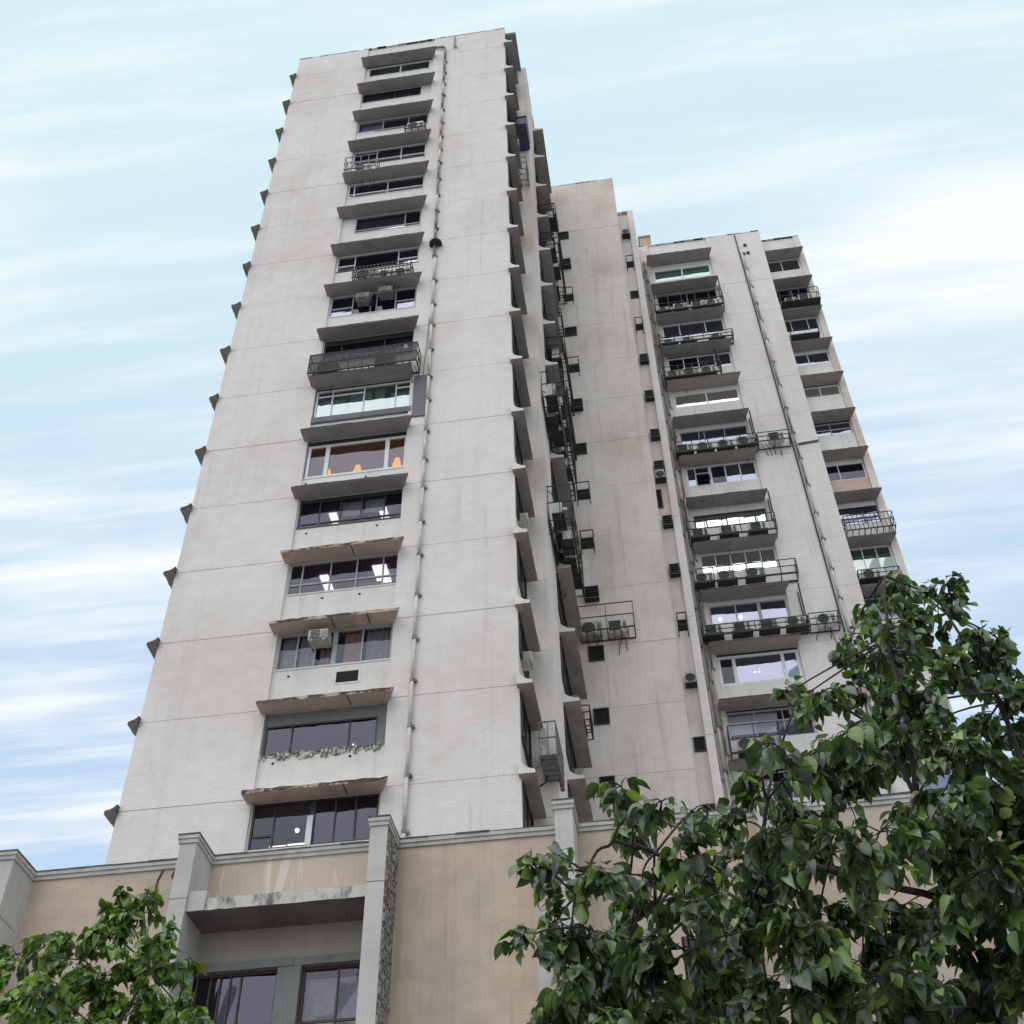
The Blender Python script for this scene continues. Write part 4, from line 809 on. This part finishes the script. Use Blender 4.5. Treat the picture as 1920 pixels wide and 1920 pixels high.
BR = [  # limbs: points, start radius, end radius
 ([(2.6, 7.4, 0), (2.55, 7.35, 1.5), (2.4, 7.2, 3.0), (2.1, 6.95, 4.0), (1.75, 6.6, 4.5), (1.45, 6.4, 4.7)], .09, .022),
 ([(1.45, 6.4, 4.7), (1.09, 6.4, 4.85), (0.57, 6.4, 5.05), (0.33, 6.3, 5.03), (0.21, 6.3, 4.97), (0.08, 6.3, 4.98), (-0.08, 6.3, 5.08), (-0.19, 6.2, 5.09), (-0.31, 6.2, 5.12), (-0.4, 6.2, 5.07), (-0.48, 6.2, 4.95), (-0.53, 6.2, 4.81), (-0.57, 6.2, 4.63)], .020, .005),
 ([(0.46, 6.3, 5.01), (0.53, 6.3, 5.15), (0.58, 6.2, 5.29), (0.65, 6.2, 5.5), (0.82, 6.1, 5.82)], .014, .006),
 ([(0.08, 6.3, 4.97), (-0.09, 6.3, 4.95), (-0.23, 6.2, 4.91)], .011, .005),
 ([(1.45, 6.4, 4.7), (1.41, 6.3, 5.27), (1.34, 6.2, 5.49), (1.22, 6.2, 5.76), (1.05, 6.1, 5.86)], .018, .006),
 ([(1.41, 6.3, 5.27), (1.47, 6.2, 5.81), (1.48, 6.2, 6.33), (1.58, 6.2, 6.84)], .02, .007),
 ([(0.07, 6.3, 4.93), (-0.11, 6.2, 4.71), (-0.07, 6.2, 4.53), (-0.04, 6.1, 4.36)], .010, .005),
 ([(1.75, 6.6, 4.5), (1.39, 6.6, 4.19), (0.61, 6.4, 4.25), (0.0, 6.3, 4.1), (-0.4, 6.1, 4.0)], .018, .006),
 ([(2.1, 6.95, 4.0), (2.2, 6.9, 5.2), (2.2, 6.8, 6.2), (2.0, 6.6, 6.8)], .03, .008),
]
def leaf_mesh(name, mat, L, W, bend, fold, seed):
    rr = random.Random(seed); prof = [(0, .0), (.08, .56), (.22, .93), (.42, 1.0), (.62, .84), (.79, .50), (.91, .17), (1.0, .01)]
    vs, fs = [], []
    for (s, w) in prof:
        y = s * L; z = -bend * L * s * s; ww = w * W / 2
        vs += [(-ww * rr.uniform(.92, 1.05), y, z + fold * ww), (0, y, z), (ww * rr.uniform(.92, 1.05), y, z + fold * ww)]
    for i in range(len(prof) - 1):
        a, b2 = 3 * i, 3 * i + 3; fs += [(a, a + 1, b2 + 1, b2), (a + 1, a + 2, b2 + 2, b2 + 1)]
    me = bpy.data.meshes.new(name); me.from_pydata(vs, [], fs); me.materials.append(M[mat]); me.polygons.foreach_set('use_smooth', [True] * len(fs)); return me, vs, fs
def make_tree(root, clumps, limbs, hubs, L, dens, mats, seed, part_px):
    rr = random.Random(seed)
    var = [leaf_mesh('leaf', mt, L * s, L * s * w, b_, f_, i) for i, (mt, s, w, b_, f_) in enumerate([(mt, s, w, b_, f_) for mt in mats for (s, w, b_, f_) in ((1.0, .72, .25, .30), (.85, .68, .60, .15), (1.1, .64, .10, .60), (.75, .78, .45, .45), (.95, .55, .7, .7), (.9, .74, -.15, .2))])]
    nv = 6
    for i, (pts, r0, r1) in enumerate(limbs):
        m = MB(); V_ = [Vector(p) for p in pts]; P_ = []; 
        for a, c in zip(V_[:-1], V_[1:]):
            for q in range(3):
                s = q / 3; P_.append(a.lerp(c, s) + (Vector((rr.uniform(-1, 1), rr.uniform(-1, 1), rr.uniform(-1, 1))) * r0 * .35 if q else Vector()))
        P_.append(V_[-1]); n = len(P_)
        m.tube(P_, [r0 + (r1 - r0) * j / (n - 1) for j in range(n)], 8); m.build('trunk' if i == 0 else 'branch', 'bark', root, True)
    node = [Vector(p) for l in limbs[1 if len(limbs) > 1 else 0:] for p in l[0]]
    tw = MB(); leaves = []
    for (x, y, z, r_) in clumps:
        c = Vector((x, y, z)); h = min(node, key=lambda q: (q - c).length + (.4 if q.z > c.z + .5 else 0))
        midp = h.lerp(c, .5) + Vector((rr.uniform(-.1, .1), rr.uniform(-.1, .1), .03 + .05 * (h - c).length))
        tw.tube([h * (1 - q) ** 2 + midp * (2 * q * (1 - q)) + c * q * q for q in (0, .15, .3, .45, .6, .75, .9, 1)], [.008, .0075, .007, .0065, .006, .0055, .005, .004], 5)
        nt_ = max(2, int(3 + r_ * 14)); nl = int(dens * r_ * r_ * 60 / (L * L) * .0165) + 6
        ends = []
        for i in range(nt_):
            d = Vector((rr.gauss(0, 1), rr.gauss(0, 1), rr.gauss(-.1, .8))).normalized(); e = c + d * r_ * rr.uniform(.6, 1.0) + Vector((0, 0, -.25 * r_))
            q = c.lerp(e, .5) + Vector((0, 0, r_ * .2)); tw.tube([c, c.lerp(q, .55) + Vector((0, 0, r_ * .06)), q, q.lerp(e, .5) + Vector((0, 0, r_ * .05)), e], [.0045, .004, .0035, .003, .002], 4); ends.append((c, q, e))
        for i in range(nl):
            a, q, e = rr.choice(ends); s = rr.uniform(.15, 1) ** .8
            p = a.lerp(q, s * 2) if s < .5 else q.lerp(e, s * 2 - 1)
            out = (p - c); out.z *= .3; out = (out.normalized() if out.length > .01 else Vector((1, 0, 0))) + Vector((rr.gauss(0, .7), rr.gauss(0, .7), 0))
            dirv = (out.normalized() * rr.uniform(.35, 1.0) + Vector((0, 0, -rr.uniform(.15, 1.2)))).normalized()
            st = p + dirv * .25 * L + Vector((rr.uniform(-.4, .4), rr.uniform(-.4, .4), rr.uniform(-.3, .3))) * L
            nrm = Vector((rr.gauss(0, .5), rr.gauss(0, .5), 1.0)); xa = dirv.cross(nrm).normalized(); za = xa.cross(dirv)
            rot = Matrix((xa, dirv, za)).transposed()
            u = rr.random(); mi = 0 if u < .5 else (1 if u < .84 else 2)
            sc = rr.triangular(.45, 1.3, 1.0)
            leaves.append((st, rot, mi * nv + rr.randrange(nv), sc))
            if rr.random() < .35: tw.tube([p, st], [.0022, .0018], 3)
    tw.build('twigs', 'bark', root)['kind'] = 'stuff'
    # the leaves that show largest become single objects
    inv = cam.matrix_world.inverted(); f_ = 42.9503 / 36
    def size(l):
        c = inv @ l[0]
        if c.z > -.5: return 0
        if abs(c.x / -c.z * f_) > .48 or abs(c.y / -c.z * f_) > .49: return 0
        return l[3] / -c.z
    order = sorted(range(len(leaves)), key=lambda i: -size(leaves[i])); big = set(order[:300])
    V_, F_, MI = [], [], []; base = parent_org(root)
    for i, (st, rot, vi, sc) in enumerate(leaves):
        if i in big:
            o = put('leaf', var[vi][0], root); o.matrix_basis = Matrix.Translation(st - base) @ (rot * sc).to_4x4()
        else:
            b0 = len(V_); V_ += [tuple(st - base + rot @ (Vector(v) * sc)) for v in var[vi][1]]; F_ += [tuple(b0 + k for k in f) for f in var[vi][2]]; MI += [vi // nv] * len(var[vi][2])
    me = bpy.data.meshes.new('foliage'); me.from_pydata(V_, [], F_)
    for mt in mats: me.materials.append(M[mt])
    me.polygons.foreach_set('material_index', MI); me.polygons.foreach_set('use_smooth', [True] * len(F_))
    o = put('foliage', me, root); o['kind'] = 'stuff'
    return len(leaves)
tr = thing('leafy_tree', 'near tree with large glossy heart-shaped dark leaves reaching in at lower right', 'tree', (2.6, 7.4, 0))
n1 = make_tree(tr, RT, BR, None, .102, 19, ('leaf_dark', 'leaf_mid', 'leaf_bright'), 4, 20)
BL = [([(-4.9, 8.6, 0), (-4.85, 8.6, 2.0), (-4.7, 8.5, 3.6), (-4.5, 8.4, 4.6), (-4.4, 8.4, 5.2)], .12, .03), ([(-4.5, 8.4, 4.6), (-4.1, 8.3, 5.1), (-3.8, 8.1, 5.5)], .02, .006), ([(-4.6, 8.45, 4.2), (-4.0, 8.3, 4.6), (-3.5, 8.0, 4.9)], .02, .006), ([(-4.5, 8.4, 4.6), (-4.9, 8.5, 5.4), (-5.2, 8.8, 6.0)], .02, .006)]
tl = thing('leafy_tree', 'small bright green tree top at the lower left before the podium', 'tree', (-4.9, 8.6, 0))
n2 = make_tree(tl, LT, BL, None, .088, 24, ('leaf_green', 'leaf_lime', 'leaf_lime'), 9, 14)
print('leaves', n1, n2)

scene.render.engine = 'CYCLES'
scene.cycles.max_bounces = 6; scene.cycles.diffuse_bounces = 3; scene.cycles.glossy_bounces = 3; scene.cycles.transparent_max_bounces = 8
